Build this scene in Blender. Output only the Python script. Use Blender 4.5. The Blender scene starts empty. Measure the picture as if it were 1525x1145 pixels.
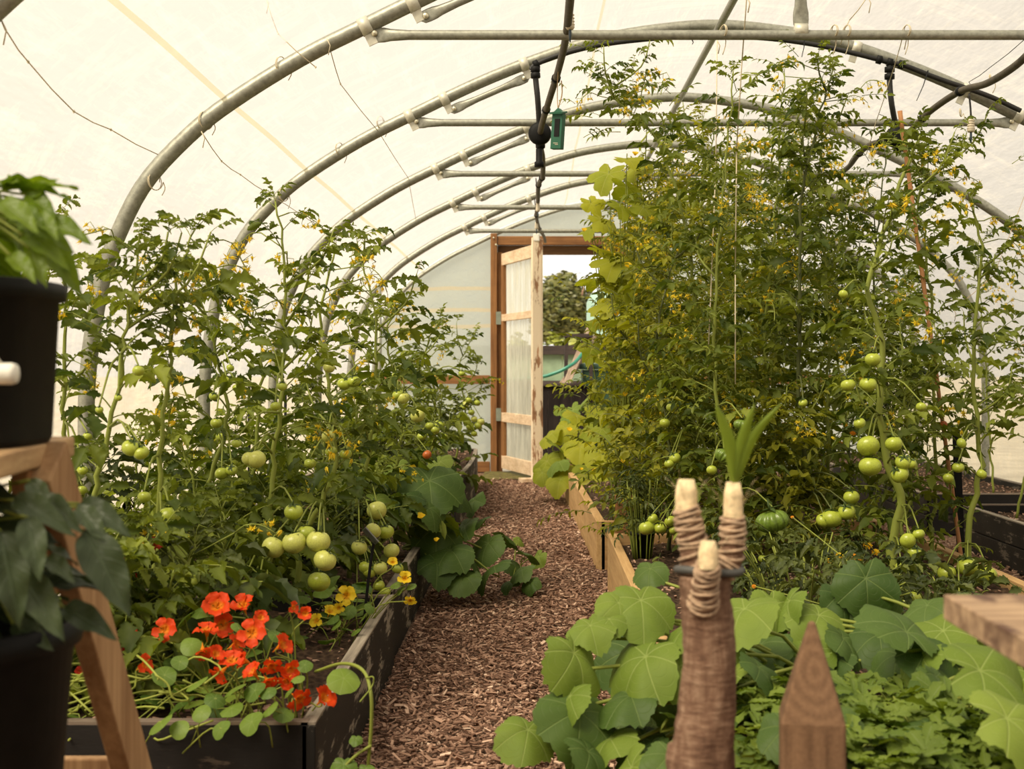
import bpy, math, random
import numpy as np
from math import pi, sin, cos, radians as rad
C = bpy.context.scene.collection
rng = np.random.default_rng(7)
FPX = 2000.0; VX = 795.0; VY = 548.0; CH = 0.9     # focal length in pixels, vanishing point of the tunnel, eye height

def at(px, py, Y):
    return np.array([(px - VX) * Y / FPX, Y, CH + (VY - py) * Y / FPX])

# ------------------------------------------------------------------ objects
LOC = {}
def tag(o, label=None, cat=None, group=None, kind=None):
    if label: o['label'] = label
    if cat: o['category'] = cat
    if group: o['group'] = group
    if kind: o['kind'] = kind
    return o
def thing(name, label, cat, loc=(0, 0, 0), group=None):
    o = bpy.data.objects.new(name, None); C.objects.link(o)
    o.empty_display_size = 0.05
    o.location = [float(v) for v in loc]; LOC[o.name] = np.array(loc, float)
    return tag(o, label, cat, group)

class MB:
    """collects vertex/face blocks, links them as ONE mesh object"""
    def __init__(s): s.V = []; s.blocks = []; s.n = 0; s.A = []
    def add(s, V, F, mat=0, lf=None, smooth=True):
        V = np.asarray(V, float).reshape(-1, 3)
        s.V.append(V)
        if lf is None: lf = np.zeros((len(V), 3)); lf[:, 2] = .5
        s.A.append(lf)
        Fs = F if isinstance(F, list) else [F]
        for f in Fs:
            f = np.asarray(f, int)
            if f.ndim == 1: f = f[None]
            if len(f) == 0: continue
            m = mat if np.ndim(mat) else np.full(len(f), mat)
            s.blocks.append((f + s.n, np.asarray(m), smooth))
        s.n += len(V)
        return s
    def mesh(s, name, mats, origin=(0, 0, 0)):
        V = np.concatenate(s.V) - np.asarray(origin, float)
        me = bpy.data.meshes.new(name)
        me.vertices.add(len(V)); me.vertices.foreach_set('co', V.astype(np.float32).ravel())
        tot = np.concatenate([np.full(len(f), f.shape[1]) for f, m, sm in s.blocks])
        loops = np.concatenate([f.ravel() for f, m, sm in s.blocks])
        mi = np.concatenate([m for f, m, sm in s.blocks])
        sm = np.concatenate([np.full(len(f), bool(q)) for f, m, q in s.blocks])
        me.loops.add(len(loops)); me.loops.foreach_set('vertex_index', loops.astype(np.int32))
        me.polygons.add(len(tot))
        st = np.concatenate([[0], np.cumsum(tot)[:-1]])
        me.polygons.foreach_set('loop_start', st.astype(np.int32))
        me.polygons.foreach_set('loop_total', tot.astype(np.int32))
        me.polygons.foreach_set('material_index', mi.astype(np.int32))
        me.polygons.foreach_set('use_smooth', sm)
        at_ = me.attributes.new('lf', 'FLOAT_VECTOR', 'POINT')
        at_.data.foreach_set('vector', np.concatenate(s.A).astype(np.float32).ravel())
        for m in (mats if isinstance(mats, (list, tuple)) else [mats]): me.materials.append(m)
        me.update(calc_edges=True)
        return me
    def build(s, name, mats, parent=None, origin=None, bevel=0, label=None):
        org = LOC[parent.name] if parent is not None and parent.name in LOC else np.zeros(3)
        o2 = np.zeros(3)
        if origin is not None: o2 = np.asarray(origin, float)
        else: o2 = org
        me = s.mesh(name, mats, o2)
        o = bpy.data.objects.new(name, me); C.objects.link(o)
        if parent is not None:
            o.parent = parent
            o.location = [float(v) for v in (o2 - org)]
        else:
            o.location = [float(v) for v in o2]
        LOC[o.name] = o2
        if label: o['label'] = label
        if bevel:
            b = o.modifiers.new('bevel', 'BEVEL'); b.width = bevel; b.segments = 2; b.limit_method = 'ANGLE'
        return o

def place_mesh(name, me, parent, world, rot=None, scale=1.0):
    o = bpy.data.objects.new(name, me); C.objects.link(o)
    w = np.asarray(world, float)
    if parent is not None:
        o.parent = parent; o.location = [float(v) for v in (w - LOC[parent.name])]
    else: o.location = [float(v) for v in w]
    if rot is not None: o.rotation_euler = rot
    o.scale = (scale,) * 3 if np.ndim(scale) == 0 else scale
    LOC[o.name] = w
    return o

def Rx(a): c, s = cos(a), sin(a); return np.array([[1, 0, 0], [0, c, -s], [0, s, c]])
def Ry(a): c, s = cos(a), sin(a); return np.array([[c, 0, s], [0, 1, 0], [-s, 0, c]])
def Rz(a): c, s = cos(a), sin(a); return np.array([[c, -s, 0], [s, c, 0], [0, 0, 1]])
def unit(v): v = np.asarray(v, float); return v / (np.linalg.norm(v) + 1e-12)

def spline(P, n):
    P = np.asarray(P, float)
    if len(P) < 3:
        t = np.linspace(0, 1, n)[:, None]; return P[0] * (1 - t) + P[-1] * t
    Q = np.vstack([2 * P[0] - P[1], P, 2 * P[-1] - P[-2]])
    seg = len(P) - 1; out = []
    for u in np.linspace(0, seg, n):
        i = min(int(u), seg - 1); t = u - i
        p0, p1, p2, p3 = Q[i:i + 4]
        out.append(.5 * ((2 * p1) + (-p0 + p2) * t + (2 * p0 - 5 * p1 + 4 * p2 - p3) * t * t + (-p0 + 3 * p1 - 3 * p2 + p3) * t ** 3))
    return np.array(out)

def tube_geo(P, r, n=6, cap=True):
    P = np.asarray(P, float); m = len(P)
    r = np.full(m, r) if np.ndim(r) == 0 else np.asarray(r, float)
    T = np.gradient(P, axis=0); T /= (np.linalg.norm(T, axis=1, keepdims=True) + 1e-12)
    up = np.array([0, 0, 1.]) if abs(T[0][2]) < .9 else np.array([1., 0, 0])
    N = unit(np.cross(T[0], up)); Ns = [N]
    for i in range(1, m):
        N = N - T[i] * np.dot(N, T[i]); N = unit(N); Ns.append(N)
    Ns = np.array(Ns); B = np.cross(T, Ns)
    a = np.linspace(0, 2 * pi, n, endpoint=False)
    V = P[:, None, :] + r[:, None, None] * (np.cos(a)[None, :, None] * Ns[:, None, :] + np.sin(a)[None, :, None] * B[:, None, :])
    V = V.reshape(-1, 3)
    i = np.arange(m - 1)[:, None] * n; j = np.arange(n)[None, :]; k = (j + 1) % n
    F = np.stack([i + j, i + k, i + n + k, i + n + j], -1).reshape(-1, 4)
    Fs = [F]
    if cap: Fs += [np.arange(n)[::-1][None], (np.arange(n) + (m - 1) * n)[None]]
    return V, Fs
def tube(mb, P, r, n=6, mat=0, cap=True, tone=.5):
    V, F = tube_geo(P, r, n, cap)
    lf = np.zeros((len(V), 3)); lf[:, 2] = tone
    lf[:, 1] = np.repeat(np.linspace(0, 1, len(P)), n)
    mb.add(V, F, mat, lf)
def box(mb, c, s, R=None, mat=0, taper=None):
    s = np.asarray(s, float) / 2
    V = np.array([[x, y, z] for z in (-1, 1) for y in (-1, 1) for x in (-1, 1)], float) * s
    if R is not None: V = V @ np.asarray(R).T
    F = np.array([[0, 2, 3, 1], [4, 5, 7, 6], [0, 1, 5, 4], [2, 6, 7, 3], [0, 4, 6, 2], [1, 3, 7, 5]])
    mb.add(V + np.asarray(c, float), F, mat, smooth=False)
def beam(mb, a, b, w, h, up=(0, 0, 1), mat=0):
    a = np.asarray(a, float); b = np.asarray(b, float)
    x = unit(b - a); z = np.asarray(up, float); z = unit(z - x * np.dot(z, x)); y = np.cross(z, x)
    box(mb, (a + b) / 2, (np.linalg.norm(b - a), w, h), np.stack([x, y, z], 1), mat)
def lathe(mb, prof, c, n=24, mat=0, R=None, closed=False, smooth=True):
    prof = np.asarray(prof, float); m = len(prof)
    a = np.linspace(0, 2 * pi, n, endpoint=False)
    V = np.stack([prof[:, 0, None] * np.cos(a), prof[:, 0, None] * np.sin(a), np.repeat(prof[:, 1, None], n, 1)], -1).reshape(-1, 3)
    i = np.arange(m - 1)[:, None] * n; j = np.arange(n)[None, :]; k = (j + 1) % n
    F = np.stack([i + j, i + k, i + n + k, i + n + j], -1).reshape(-1, 4)
    if R is not None: V = V @ np.asarray(R).T
    mb.add(V + np.asarray(c, float), F, mat, smooth=smooth)

# ------------------------------------------------------------------ materials
def nt(name):
    m = bpy.data.materials.new(name); m.use_nodes = True
    t = m.node_tree; t.nodes.clear()
    out = t.nodes.new('ShaderNodeOutputMaterial')
    return m, t, out
def N(t, kind, **kw):
    n = t.nodes.new('ShaderNode' + kind)
    for k, v in kw.items():
        if k.startswith('i_'):
            key = k[2:].replace('_', ' ')
            n.inputs[int(key) if key.isdigit() else key].default_value = v
        else: setattr(n, k, v)
    return n
def L(t, a, b): t.links.new(a, b)
def ramp(t, fac, stops):
    r = N(t, 'ValToRGB'); e = r.color_ramp.elements
    while len(e) < len(stops): e.new(.5)
    for i, (p, c) in enumerate(stops): e[i].position = p; e[i].color = (c[0], c[1], c[2], 1)
    L(t, fac, r.inputs[0]); return r.outputs[0]
def coords(t, scale=(1, 1, 1), kind='Object', rot=(0, 0, 0)):
    tc = N(t, 'TexCoord'); mp = N(t, 'Mapping'); mp.inputs['Scale'].default_value = scale; mp.inputs['Rotation'].default_value = rot
    L(t, tc.outputs[kind], mp.inputs[0]); return mp.outputs[0]
def noise(t, vec, scale, detail=4, rough=.6, out='Fac'):
    n = N(t, 'TexNoise'); n.inputs['Scale'].default_value = scale; n.inputs['Detail'].default_value = detail; n.inputs['Roughness'].default_value = rough
    if vec is not None: L(t, vec, n.inputs['Vector'])
    return n.outputs[out]
def bump(t, h, strength=.3, dist=.01):
    b = N(t, 'Bump'); b.inputs['Strength'].default_value = strength; b.inputs['Distance'].default_value = dist
    L(t, h, b.inputs['Height']); return b.outputs[0]
def mix(t, f, a, b, blend='MIX'):
    m = N(t, 'Mix', data_type='RGBA', blend_type=blend)
    if np.ndim(f) == 0 and not hasattr(f, 'node'): m.inputs[0].default_value = f
    else: L(t, f, m.inputs[0])
    for i, v in ((6, a), (7, b)):
        if hasattr(v, 'node'): L(t, v, m.inputs[i])
        else: m.inputs[i].default_value = (v[0], v[1], v[2], 1)
    return m.outputs[2]
def math_(t, op, a, b=None, c=None):
    m = N(t, 'Math', operation=op)
    for i, v in enumerate((a, b, c)):
        if v is None: continue
        if hasattr(v, 'node'): L(t, v, m.inputs[i])
        else: m.inputs[i].default_value = v
    return m.outputs[0]

def plain(name, col, rough=.6, metal=0, var=.15, scale=30, bmp=.1, bdist=.002, spec=.5):
    m, t, out = nt(name)
    v = coords(t)
    n = noise(t, v, scale)
    c = ramp(t, n, [(.3, [x * (1 - var) for x in col]), (.7, [min(1, x * (1 + var)) for x in col])])
    p = N(t, 'BsdfPrincipled'); L(t, c, p.inputs['Base Color'])
    p.inputs['Roughness'].default_value = rough; p.inputs['Metallic'].default_value = metal
    p.inputs['Specular IOR Level'].default_value = spec
    L(t, bump(t, n, bmp, bdist), p.inputs['Normal'])
    L(t, p.outputs[0], out.inputs[0]); return m

def wood(name, dark, light, axis=0, scale=1.0, rough=.75, knots=True, bmp=.35):
    m, t, out = nt(name)
    sc = [26 * scale] * 3; sc[axis] = 1.6 * scale
    v = coords(t, tuple(sc))
    n1 = noise(t, v, 1.0, 6, .65)
    sc2 = [110 * scale] * 3; sc2[axis] = 5 * scale
    n2 = noise(t, coords(t, tuple(sc2)), 1.0, 3, .6)
    n3 = noise(t, coords(t), 6 * scale, 3, .6)
    f = math_(t, 'ADD', math_(t, 'MULTIPLY', n1, .65), math_(t, 'MULTIPLY', n2, .35))
    c = ramp(t, f, [(.36, dark), (.64, light)])
    c = mix(t, math_(t, 'MULTIPLY', ramp_f(t, n3, .45, .75), .35), c, [x * .5 for x in dark])
    p = N(t, 'BsdfPrincipled'); L(t, c, p.inputs['Base Color']); p.inputs['Roughness'].default_value = rough
    p.inputs['Specular IOR Level'].default_value = .25
    L(t, bump(t, f, bmp, .003), p.inputs['Normal'])
    L(t, p.outputs[0], out.inputs[0]); return m
def ramp_f(t, f, a, b):
    m = N(t, 'MapRange'); L(t, f, m.inputs[0]); m.inputs[1].default_value = a; m.inputs[2].default_value = b
    return m.outputs[0]

def peeling(name, base, flake, amount=.56, axis=1):
    m, t, out = nt(name)
    sc = [16, 16, 16]; sc[axis] = 3
    n = noise(t, coords(t, tuple(sc)), 1.0, 8, .75)
    n2 = noise(t, coords(t), 5, 4, .6)
    f = ramp_f(t, math_(t, 'ADD', math_(t, 'MULTIPLY', n, .7), math_(t, 'MULTIPLY', n2, .3)), amount, amount + .03)
    c = mix(t, f, ramp(t, n2, [(.3, [x * .6 for x in base]), (.7, [x * 1.5 for x in base])]), flake)
    p = N(t, 'BsdfPrincipled'); L(t, c, p.inputs['Base Color']); p.inputs['Roughness'].default_value = .75
    p.inputs['Specular IOR Level'].default_value = .3
    L(t, bump(t, n, .5, .004), p.inputs['Normal']); L(t, p.outputs[0], out.inputs[0]); return m

def leafmat(name, dark, light, trans=.4, tcol=None, rough=.5, vein=0, veincol=None, crinkle=40, bmp=.15, spec=.35, edge=None):
    """two-sided leaf: attribute lf = (across or x, along or y, tone)"""
    m, t, out = nt(name)
    at_ = N(t, 'Attribute'); at_.attribute_name = 'lf'; at_.attribute_type = 'GEOMETRY'
    sp = N(t, 'SeparateXYZ'); L(t, at_.outputs['Vector'], sp.inputs[0])
    tone = sp.outputs[2]
    n = noise(t, coords(t), 9, 3, .6)
    f = math_(t, 'ADD', math_(t, 'MULTIPLY', tone, .8), math_(t, 'MULTIPLY', math_(t, 'SUBTRACT', n, .5), .6))
    c = ramp(t, f, [(0, dark), (1, light)])
    h = noise(t, coords(t), crinkle, 2, .5)
    if vein == 1:    # midrib + side veins of a blade
        u = math_(t, 'ABSOLUTE', sp.outputs[0]); v = sp.outputs[1]
        w = math_(t, 'SINE', math_(t, 'MULTIPLY', math_(t, 'SUBTRACT', v, math_(t, 'MULTIPLY', u, .22)), 44))
        side = ramp_f(t, w, .86, 1.0); mid = ramp_f(t, u, .09, .03)
        vn = math_(t, 'MAXIMUM', math_(t, 'MULTIPLY', side, .45), mid)
        c = mix(t, math_(t, 'MULTIPLY', vn, .45), c, veincol or [min(1, x * 1.7) for x in light])
        h = math_(t, 'SUBTRACT', h, math_(t, 'MULTIPLY', vn, .6))
    if vein == 2:    # palmate veins
        x = sp.outputs[0]; y = sp.outputs[1]
        a = math_(t, 'ARCTAN2', y, x)
        r = math_(t, 'SQRT', math_(t, 'ADD', math_(t, 'MULTIPLY', x, x), math_(t, 'MULTIPLY', y, y)))
        w = math_(t, 'MULTIPLY', math_(t, 'ABSOLUTE', math_(t, 'SINE', math_(t, 'MULTIPLY', a, 3.5))), r)
        main = ramp_f(t, w, .085, .02)
        w2 = math_(t, 'ABSOLUTE', math_(t, 'SINE', math_(t, 'ADD', math_(t, 'MULTIPLY', r, 17), math_(t, 'MULTIPLY', math_(t, 'ABSOLUTE', math_(t, 'SINE', math_(t, 'MULTIPLY', a, 3.5))), -3.2))))
        side = math_(t, 'MULTIPLY', ramp_f(t, w2, .16, .0), .5)
        vn = math_(t, 'MAXIMUM', main, side)
        c = mix(t, math_(t, 'MULTIPLY', vn, .42), c, veincol or [min(1, x * 1.6) for x in light])
        h = math_(t, 'SUBTRACT', math_(t, 'MULTIPLY', h, .6), math_(t, 'MULTIPLY', vn, .5))
    p = N(t, 'BsdfPrincipled'); L(t, c, p.inputs['Base Color']); p.inputs['Roughness'].default_value = rough
    p.inputs['Specular IOR Level'].default_value = spec
    L(t, bump(t, h, bmp, .004), p.inputs['Normal'])
    tr = N(t, 'BsdfTranslucent'); 
    L(t, mix(t, 1.0, c, tcol or (1.0, 1.0, .45), 'MULTIPLY'), tr.inputs[0])
    ms = N(t, 'MixShader'); ms.inputs[0].default_value = trans
    L(t, p.outputs[0], ms.inputs[1]); L(t, tr.outputs[0], ms.inputs[2]); L(t, ms.outputs[0], out.inputs[0])
    return m

def sheetmat(name, col, trans=.75, stain=(.8, .7, .45), amount=.25, wr=(1, 1, 1), streak=None, clear=.34):
    m, t, out = nt(name)
    v = coords(t, wr)
    n = noise(t, v, 1.3, 5, .6); n2 = noise(t, coords(t, (.6, 5, 5)), 1.6, 4, .7)
    n3 = noise(t, coords(t), 34, 3, .7)
    n4 = noise(t, coords(t, (9, 1.0, 9)), 2.2, 6, .75)
    f = math_(t, 'MULTIPLY', math_(t, 'ADD', ramp_f(t, n2, .5, .8), ramp_f(t, n4, .52, .72)), amount)
    c = mix(t, f, col, stain)
    if streak is not None:   # horizontal folds of the sheet
        z = N(t, 'SeparateXYZ'); L(t, coords(t), z.inputs[0])
        for zz in streak:
            d = math_(t, 'ABSOLUTE', math_(t, 'SUBTRACT', math_(t, 'ADD', z.outputs[2], math_(t, 'MULTIPLY', n, .06)), zz + .03))
            c = mix(t, math_(t, 'MULTIPLY', ramp_f(t, d, .02, .012), .85), c, (.62, .54, .36))
    d = N(t, 'BsdfDiffuse'); L(t, c, d.inputs[0]); tr = N(t, 'BsdfTranslucent'); L(t, c, tr.inputs[0]); tp = N(t, 'BsdfTransparent'); tp.inputs[0].default_value = (1, .97, .88, 1)
    w = noise(t, coords(t, (5, 1.2, 5)), 1.0, 4, .65)
    b = bump(t, math_(t, 'ADD', w, math_(t, 'MULTIPLY', n3, .05)), .9, .03)
    L(t, b, d.inputs['Normal']); L(t, b, tr.inputs['Normal'])
    ms = N(t, 'MixShader'); ms.inputs[0].default_value = trans
    L(t, d.outputs[0], ms.inputs[1]); L(t, tr.outputs[0], ms.inputs[2]); m2 = N(t, 'MixShader'); m2.inputs[0].default_value = clear; L(t, ms.outputs[0], m2.inputs[1]); L(t, tp.outputs[0], m2.inputs[2]); L(t, m2.outputs[0], out.inputs[0])
    return m
SKY = 1.22; SUN = 10.0; EXPO = 0.22
M = {}
M['galv'] = plain('galvanised steel', (.30, .30, .25), .42, .45, .25, 60, .15, .001)
M['clamp'] = plain('clamp steel', (.62, .60, .50), .45, .3, .1, 60, .1, .001)
M['bolt'] = plain('bolt steel', (.6, .56, .42), .35, .8)
M['tape'] = plain('white anti hotspot tape', (.80, .78, .70), .5)
M['black_plastic'] = plain('black plastic', (.006, .006, .006), .6, 0, .3, 40, .1, .001, .2)
M['black_rubber'] = plain('black hose', (.016, .015, .014), .55, 0, .3, 40, .1, .001, .4)
M['brown_hose'] = plain('dusty brown hose', (.085, .070, .048), .7, 0, .35, 30)
M['twine'] = plain('pale twine', (.62, .54, .38), .9)
M['jute'] = plain('jute twine', (.42, .29, .15), .9)
M['white_plastic'] = plain('cream plastic', (.66, .58, .44), .5)
M['green_plastic'] = plain('dark green plastic', (.008, .095, .050), .45)
M['frame_wood'] = wood('brown treated timber', (.17, .075, .028), (.34, .165, .062), 2)
M['frame_wood_x'] = wood('brown treated timber across', (.17, .075, .028), (.34, .165, .062), 0)
M['door_wood'] = wood('pale pine door timber', (.56, .39, .24), (.82, .65, .47), 2)
M['door_wood_x'] = wood('pale pine door rail', (.56, .39, .24), (.82, .65, .47), 1)
M['door_post'] = peeling('door edge board with peeling cream paint', (.36, .19, .10), (.80, .66, .48), .44, 2)
M['new_wood'] = wood('new pale bed timber', (.42, .245, .10), (.62, .40, .185), 1)
M['new_wood_x'] = wood('new pale bed timber end', (.33, .185, .075), (.52, .32, .14), 0)
M['old_wood'] = peeling('black weathered boards', (.010, .008, .006), (.27, .24, .19), .525, 1)
M['old_wood_x'] = peeling('black weathered end boards', (.008, .006, .005), (.08, .06, .045), .60, 0)
M['old_cap'] = wood('worn board top', (.12, .095, .075), (.42, .36, .28), 1)
M['old_cap_x'] = wood('worn board top across', (.09, .065, .05), (.26, .20, .15), 0)
M['stake_wood'] = wood('reddish stake timber', (.13, .055, .024), (.27, .13, .055), 2)
M['sheet'] = sheetmat('milky polythene', (.290, .268, .246), .68, (.70, .60, .42), .30)
M['end_sheet'] = sheetmat('bluish end wall polythene', (.50, .54, .50), .60, (.58, .56, .42), .2, clear=.05, streak=(1.59, 1.40, 1.26))

# soil
def soilmat(name, c1, c2, c3, sc=28):
    m, t, out = nt(name)
    v = coords(t)
    n = noise(t, v, sc, 8, .8); n2 = noise(t, v, 3, 3, .6)
    vo = N(t, 'TexVoronoi'); vo.inputs['Scale'].default_value = sc * 2.2; L(t, v, vo.inputs['Vector'])
    f = math_(t, 'ADD', math_(t, 'MULTIPLY', n, .6), math_(t, 'MULTIPLY', vo.outputs['Distance'], .5))
    c = ramp(t, f, [(.25, c1), (.5, c2), (.75, c3)])
    p = N(t, 'BsdfPrincipled'); L(t, c, p.inputs['Base Color']); p.inputs['Roughness'].default_value = .95; p.inputs['Specular IOR Level'].default_value = .15
    L(t, bump(t, f, .9, .02), p.inputs['Normal']); L(t, p.outputs[0], out.inputs[0]); return m
M['soil'] = soilmat('dark soil', (.022, .013, .009), (.055, .033, .021), (.12, .075, .045))
M['mulch'] = soilmat('wood chip mulch base', (.08, .047, .033), (.18, .108, .074), (.36, .235, .16), 34)
def chipmat():
    m, t, out = nt('wood chip')
    a = N(t, 'Attribute'); a.attribute_name = 'lf'; sp = N(t, 'SeparateXYZ'); L(t, a.outputs['Vector'], sp.inputs[0])
    c = ramp(t, sp.outputs[2], [(0, (.07, .036, .023)), (.3, (.23, .130, .088)), (.65, (.46, .285, .20)), (1, (.80, .60, .45))])
    p = N(t, 'BsdfPrincipled'); L(t, c, p.inputs['Base Color']); p.inputs['Roughness'].default_value = .85; p.inputs['Specular IOR Level'].default_value = .2
    L(t, p.outputs[0], out.inputs[0]); return m
M['chip'] = chipmat()
def groundmat():
    m, t, out = nt('rough ground outside')
    n = noise(t, coords(t), 2.5, 6, .7)
    c = ramp(t, n, [(.3, (.30, .26, .18)), (.55, (.42, .37, .27)), (.75, (.52, .46, .35))])
    p = N(t, 'BsdfPrincipled'); L(t, c, p.inputs['Base Color']); p.inputs['Roughness'].default_value = .95
    L(t, p.outputs[0], out.inputs[0]); return m

# ------------------------------------------------------------------ tunnel profile
CX = 0.76; YEND = 11.64; HY = [1.19 + 1.4925 * i for i in range(8)]     # hoops at 1.19, 2.68, 4.175, ...
HY = [-1.79, -.3] + HY
half = np.array([(2.15, -.05), (2.15, .5), (2.148, .86), (2.105, 1.16), (2.05, 1.32), (1.965, 1.48), (1.825, 1.63), (1.69, 1.735),
                 (1.48, 1.865), (1.27, 1.97), (1.0, 2.10), (.75, 2.20), (.5, 2.28), (.25, 2.325), (0, 2.345)])
def profile(n=90, off=0.0):
    L_ = np.array([(CX - x, 0, z) for x, z in half]); R_ = np.array([(CX + x, 0, z) for x, z in half[::-1][1:]])
    P = spline(np.vstack([L_, R_]), n)
    if off:
        T = np.gradient(P, axis=0); T /= np.linalg.norm(T, axis=1, keepdims=True)
        Nn = np.stack([-T[:, 2], np.zeros(n), T[:, 0]], 1); P = P + Nn * off
    return P
def prof_pt(z=None, x=None, side=-1):
    P = profile(800); P = P[:400] if side < 0 else P[400:]
    i = np.argmin(abs(P[:, 2] - z)) if z is not None else np.argmin(abs(P[:, 0] - x))
    return P[i], unit(P[min(i + 1, len(P) - 1)] - P[i - 1])

def ribbon(P, ys, sag=0.0, mat=0, mb=None):
    """sweep a profile along Y, sagging a little between hoops"""
    mb = mb or MB(); n = len(P); V = []
    c = np.array([CX, 0, 1.1])
    for y in ys:
        k = min(abs(y - h) for h in HY) / .746
        q = P.copy(); d = c - q; d[:, 1] = 0; d /= np.linalg.norm(d, axis=1, keepdims=True)
        q = q + d * sag * min(k, 1) * (q[:, 2:3] > .3); q[:, 1] = y; V.append(q)
    V = np.concatenate(V); m = len(ys)
    i = np.arange(m - 1)[:, None] * n; j = np.arange(n - 1)[None, :]
    F = np.stack([i + j, i + j + 1, i + n + j + 1, i + n + j], -1).reshape(-1, 4)
    mb.add(V, F, mat); return mb

YN = -2.0
mb = ribbon(profile(90, .034), np.linspace(YN, YEND + .02, 110), .012)
o = mb.build('ceiling', M['sheet']); tag(o, kind='structure')
# seam fold running along the sheet on the door-hand side
P = profile(600, .022)
i0 = int(np.argmin(abs(P[:300, 0] + .96)))
mb = ribbon(P[i0 - 1:i0 + 2], np.linspace(YN, YEND, 60), .014)
o = mb.build('trim_1', sheetmat('yellowed repair tape', (.80, .70, .50), .5)); tag(o, kind='structure')
i0 = int(np.argmin(abs(P[:, 0] - .27)))
mb = ribbon(P[i0 - 1:i0 + 1], np.linspace(YN, YEND, 60), .014)
o = mb.build('trim_2', sheetmat('thin tape', (.84, .76, .6), .5)); tag(o, kind='structure')

# end wall: sheet with a door opening
DX0, DX1, DZ = -.28, .74, 1.90
def end_wall(y, name, openx, openz, mat):
    P = profile(160, .03); mb = MB()
    xs = np.unique(np.concatenate([P[:, 0], [openx[0], openx[1]]])) if openx else P[:, 0]
    top = np.interp(xs, P[:, 0] + np.arange(len(P)) * 1e-7, P[:, 2])
    V = []; F = []
    for i, x in enumerate(xs):
        lo = 0.0
        V += [(x, y, lo), (x, y, min(top[i], openz if openx else top[i])), (x, y, top[i])]
    for i in range(len(xs) - 1):
        a, b = 3 * i, 3 * (i + 1); inside = openx and xs[i] >= openx[0] - 1e-6 and xs[i + 1] <= openx[1] + 1e-6
        if not inside: F.append((a, b, b + 1, a + 1))
        if V[a + 2][2] > V[a + 1][2] + 1e-4 or V[b + 2][2] > V[b + 1][2] + 1e-4: F.append((a + 1, b + 1, b + 2, a + 2))
    mb.add(V, np.array(F)); o = mb.build(name, mat); return tag(o, kind='structure')
end_wall(YEND + .03, 'wall_far', (DX0, DX1), DZ, M['end_sheet'])
o = end_wall(YN, 'wall_near_darkener', None, 0, wood('added darkening wall', (.10, .06, .03), (.22, .14, .08), 2))  # unseen board wall behind the camera, added to darken the foreground
# far wall timbers
def struct(name, mb, mats, bevel=.004, parent=None):
    o = mb.build(name, mats, parent, bevel=bevel)
    if parent is None: tag(o, kind='structure')
    return o
fr = thing('door_frame', 'brown timber door frame closing the far end of the tunnel', 'door frame', (0.23, YEND, 0))
mb = MB(); box(mb, (-.345, YEND - .03, 1.03), (.055, .10, 2.06)); mb.build('jamb', M['frame_wood'], fr, bevel=.004)
mb = MB(); box(mb, (-.295, YEND + .015, .95), (.045, .10, 1.9)); mb.build('jamb', M['frame_wood'], fr, bevel=.004)
mb = MB(); box(mb, (.80, YEND - .02, 1.0), (.10, .10, 2.0)); mb.build('jamb', M['frame_wood'], fr, bevel=.004)
mb = MB(); box(mb, (.235, YEND - .03, 2.0), (1.10, .06, .075)); mb.build('lintel', M['frame_wood_x'], fr, bevel=.004)
mb = MB(); box(mb, (.235, YEND + .06, 1.925), (1.10, .10, .075)); mb.build('lintel', wood('shaded lintel timber', (.10, .05, .02), (.19, .10, .045), 0), fr, bevel=.004)  # underside shade is put into this darker copy of the frame timber
mb = MB(); box(mb, (-.88, YEND - .01, .80), (1.0, .045, .075)); mb.build('rail', M['frame_wood_x'], fr, bevel=.004)
mb = MB(); box(mb, (-.88, YEND - .01, .045), (1.0, .045, .09)); mb.build('rail', M['frame_wood_x'], fr, bevel=.004)
mb = MB(); box(mb, (1.85, YEND - .01, .80), (2.0, .045, .075)); mb.build('rail', M['frame_wood_x'], fr, bevel=.004)
for (x, z) in ((-.345, 2.02), (-.325, 1.96)): mb = MB(); lathe(mb, [(0, 0), (.009, 0), (.009, .006), (0, .006)], (x, YEND - .088, z), 8, R=Rx(pi / 2)); mb.build('bolt_head', M['bolt'], fr)

# open door leaf, hinged on the jamb, swung towards us
hx, hy = -.268, YEND - .09; fx, fy = .022, 10.62
dr = thing('door_1', 'pale timber door with clear plastic panels standing open', 'door', (hx, hy, 0)); dr['kind'] = 'structure'
dv = unit((fx - hx, fy - hy, 0)); dn = np.array([-dv[1], dv[0], 0]); W = float(np.hypot(fx - hx, fy - hy))
Rd = np.stack([dv, dn, [0, 0, 1]], 1)
def dpt(u, z, off=0): return np.array([hx, hy, 0]) + dv * u + dn * off + np.array([0, 0, z])
def dbox(u0, u1, z0, z1, th, name, mat, off=0, bev=.003):
    mb = MB(); box(mb, dpt((u0 + u1) / 2, (z0 + z1) / 2, off), (u1 - u0, th, z1 - z0), Rd); return mb.build(name, mat, dr, bevel=bev)
dbox(0, .07, .05, 1.88, .03, 'stile', M['frame_wood'])
dbox(W - .075, W - .01, .02, 1.89, .035, 'stile', M['door_wood'])
dbox(W - .012, W + .030, .0, 1.93, .075, 'edge_board', M['door_post'], -.005)
mb = MB(); box(mb, (fx - .012 + .03, fy, .96), (.062, .03, 1.92)); mb.build('edge_board', M['door_post'], dr, bevel=.004)
for z0, z1 in ((1.78, 1.88), (1.30, 1.36), (.44, .52), (.04, .15)):
    dbox(.02, W - .06, z0, z1, .034, 'rail', M['door_wood_x'])
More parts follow.
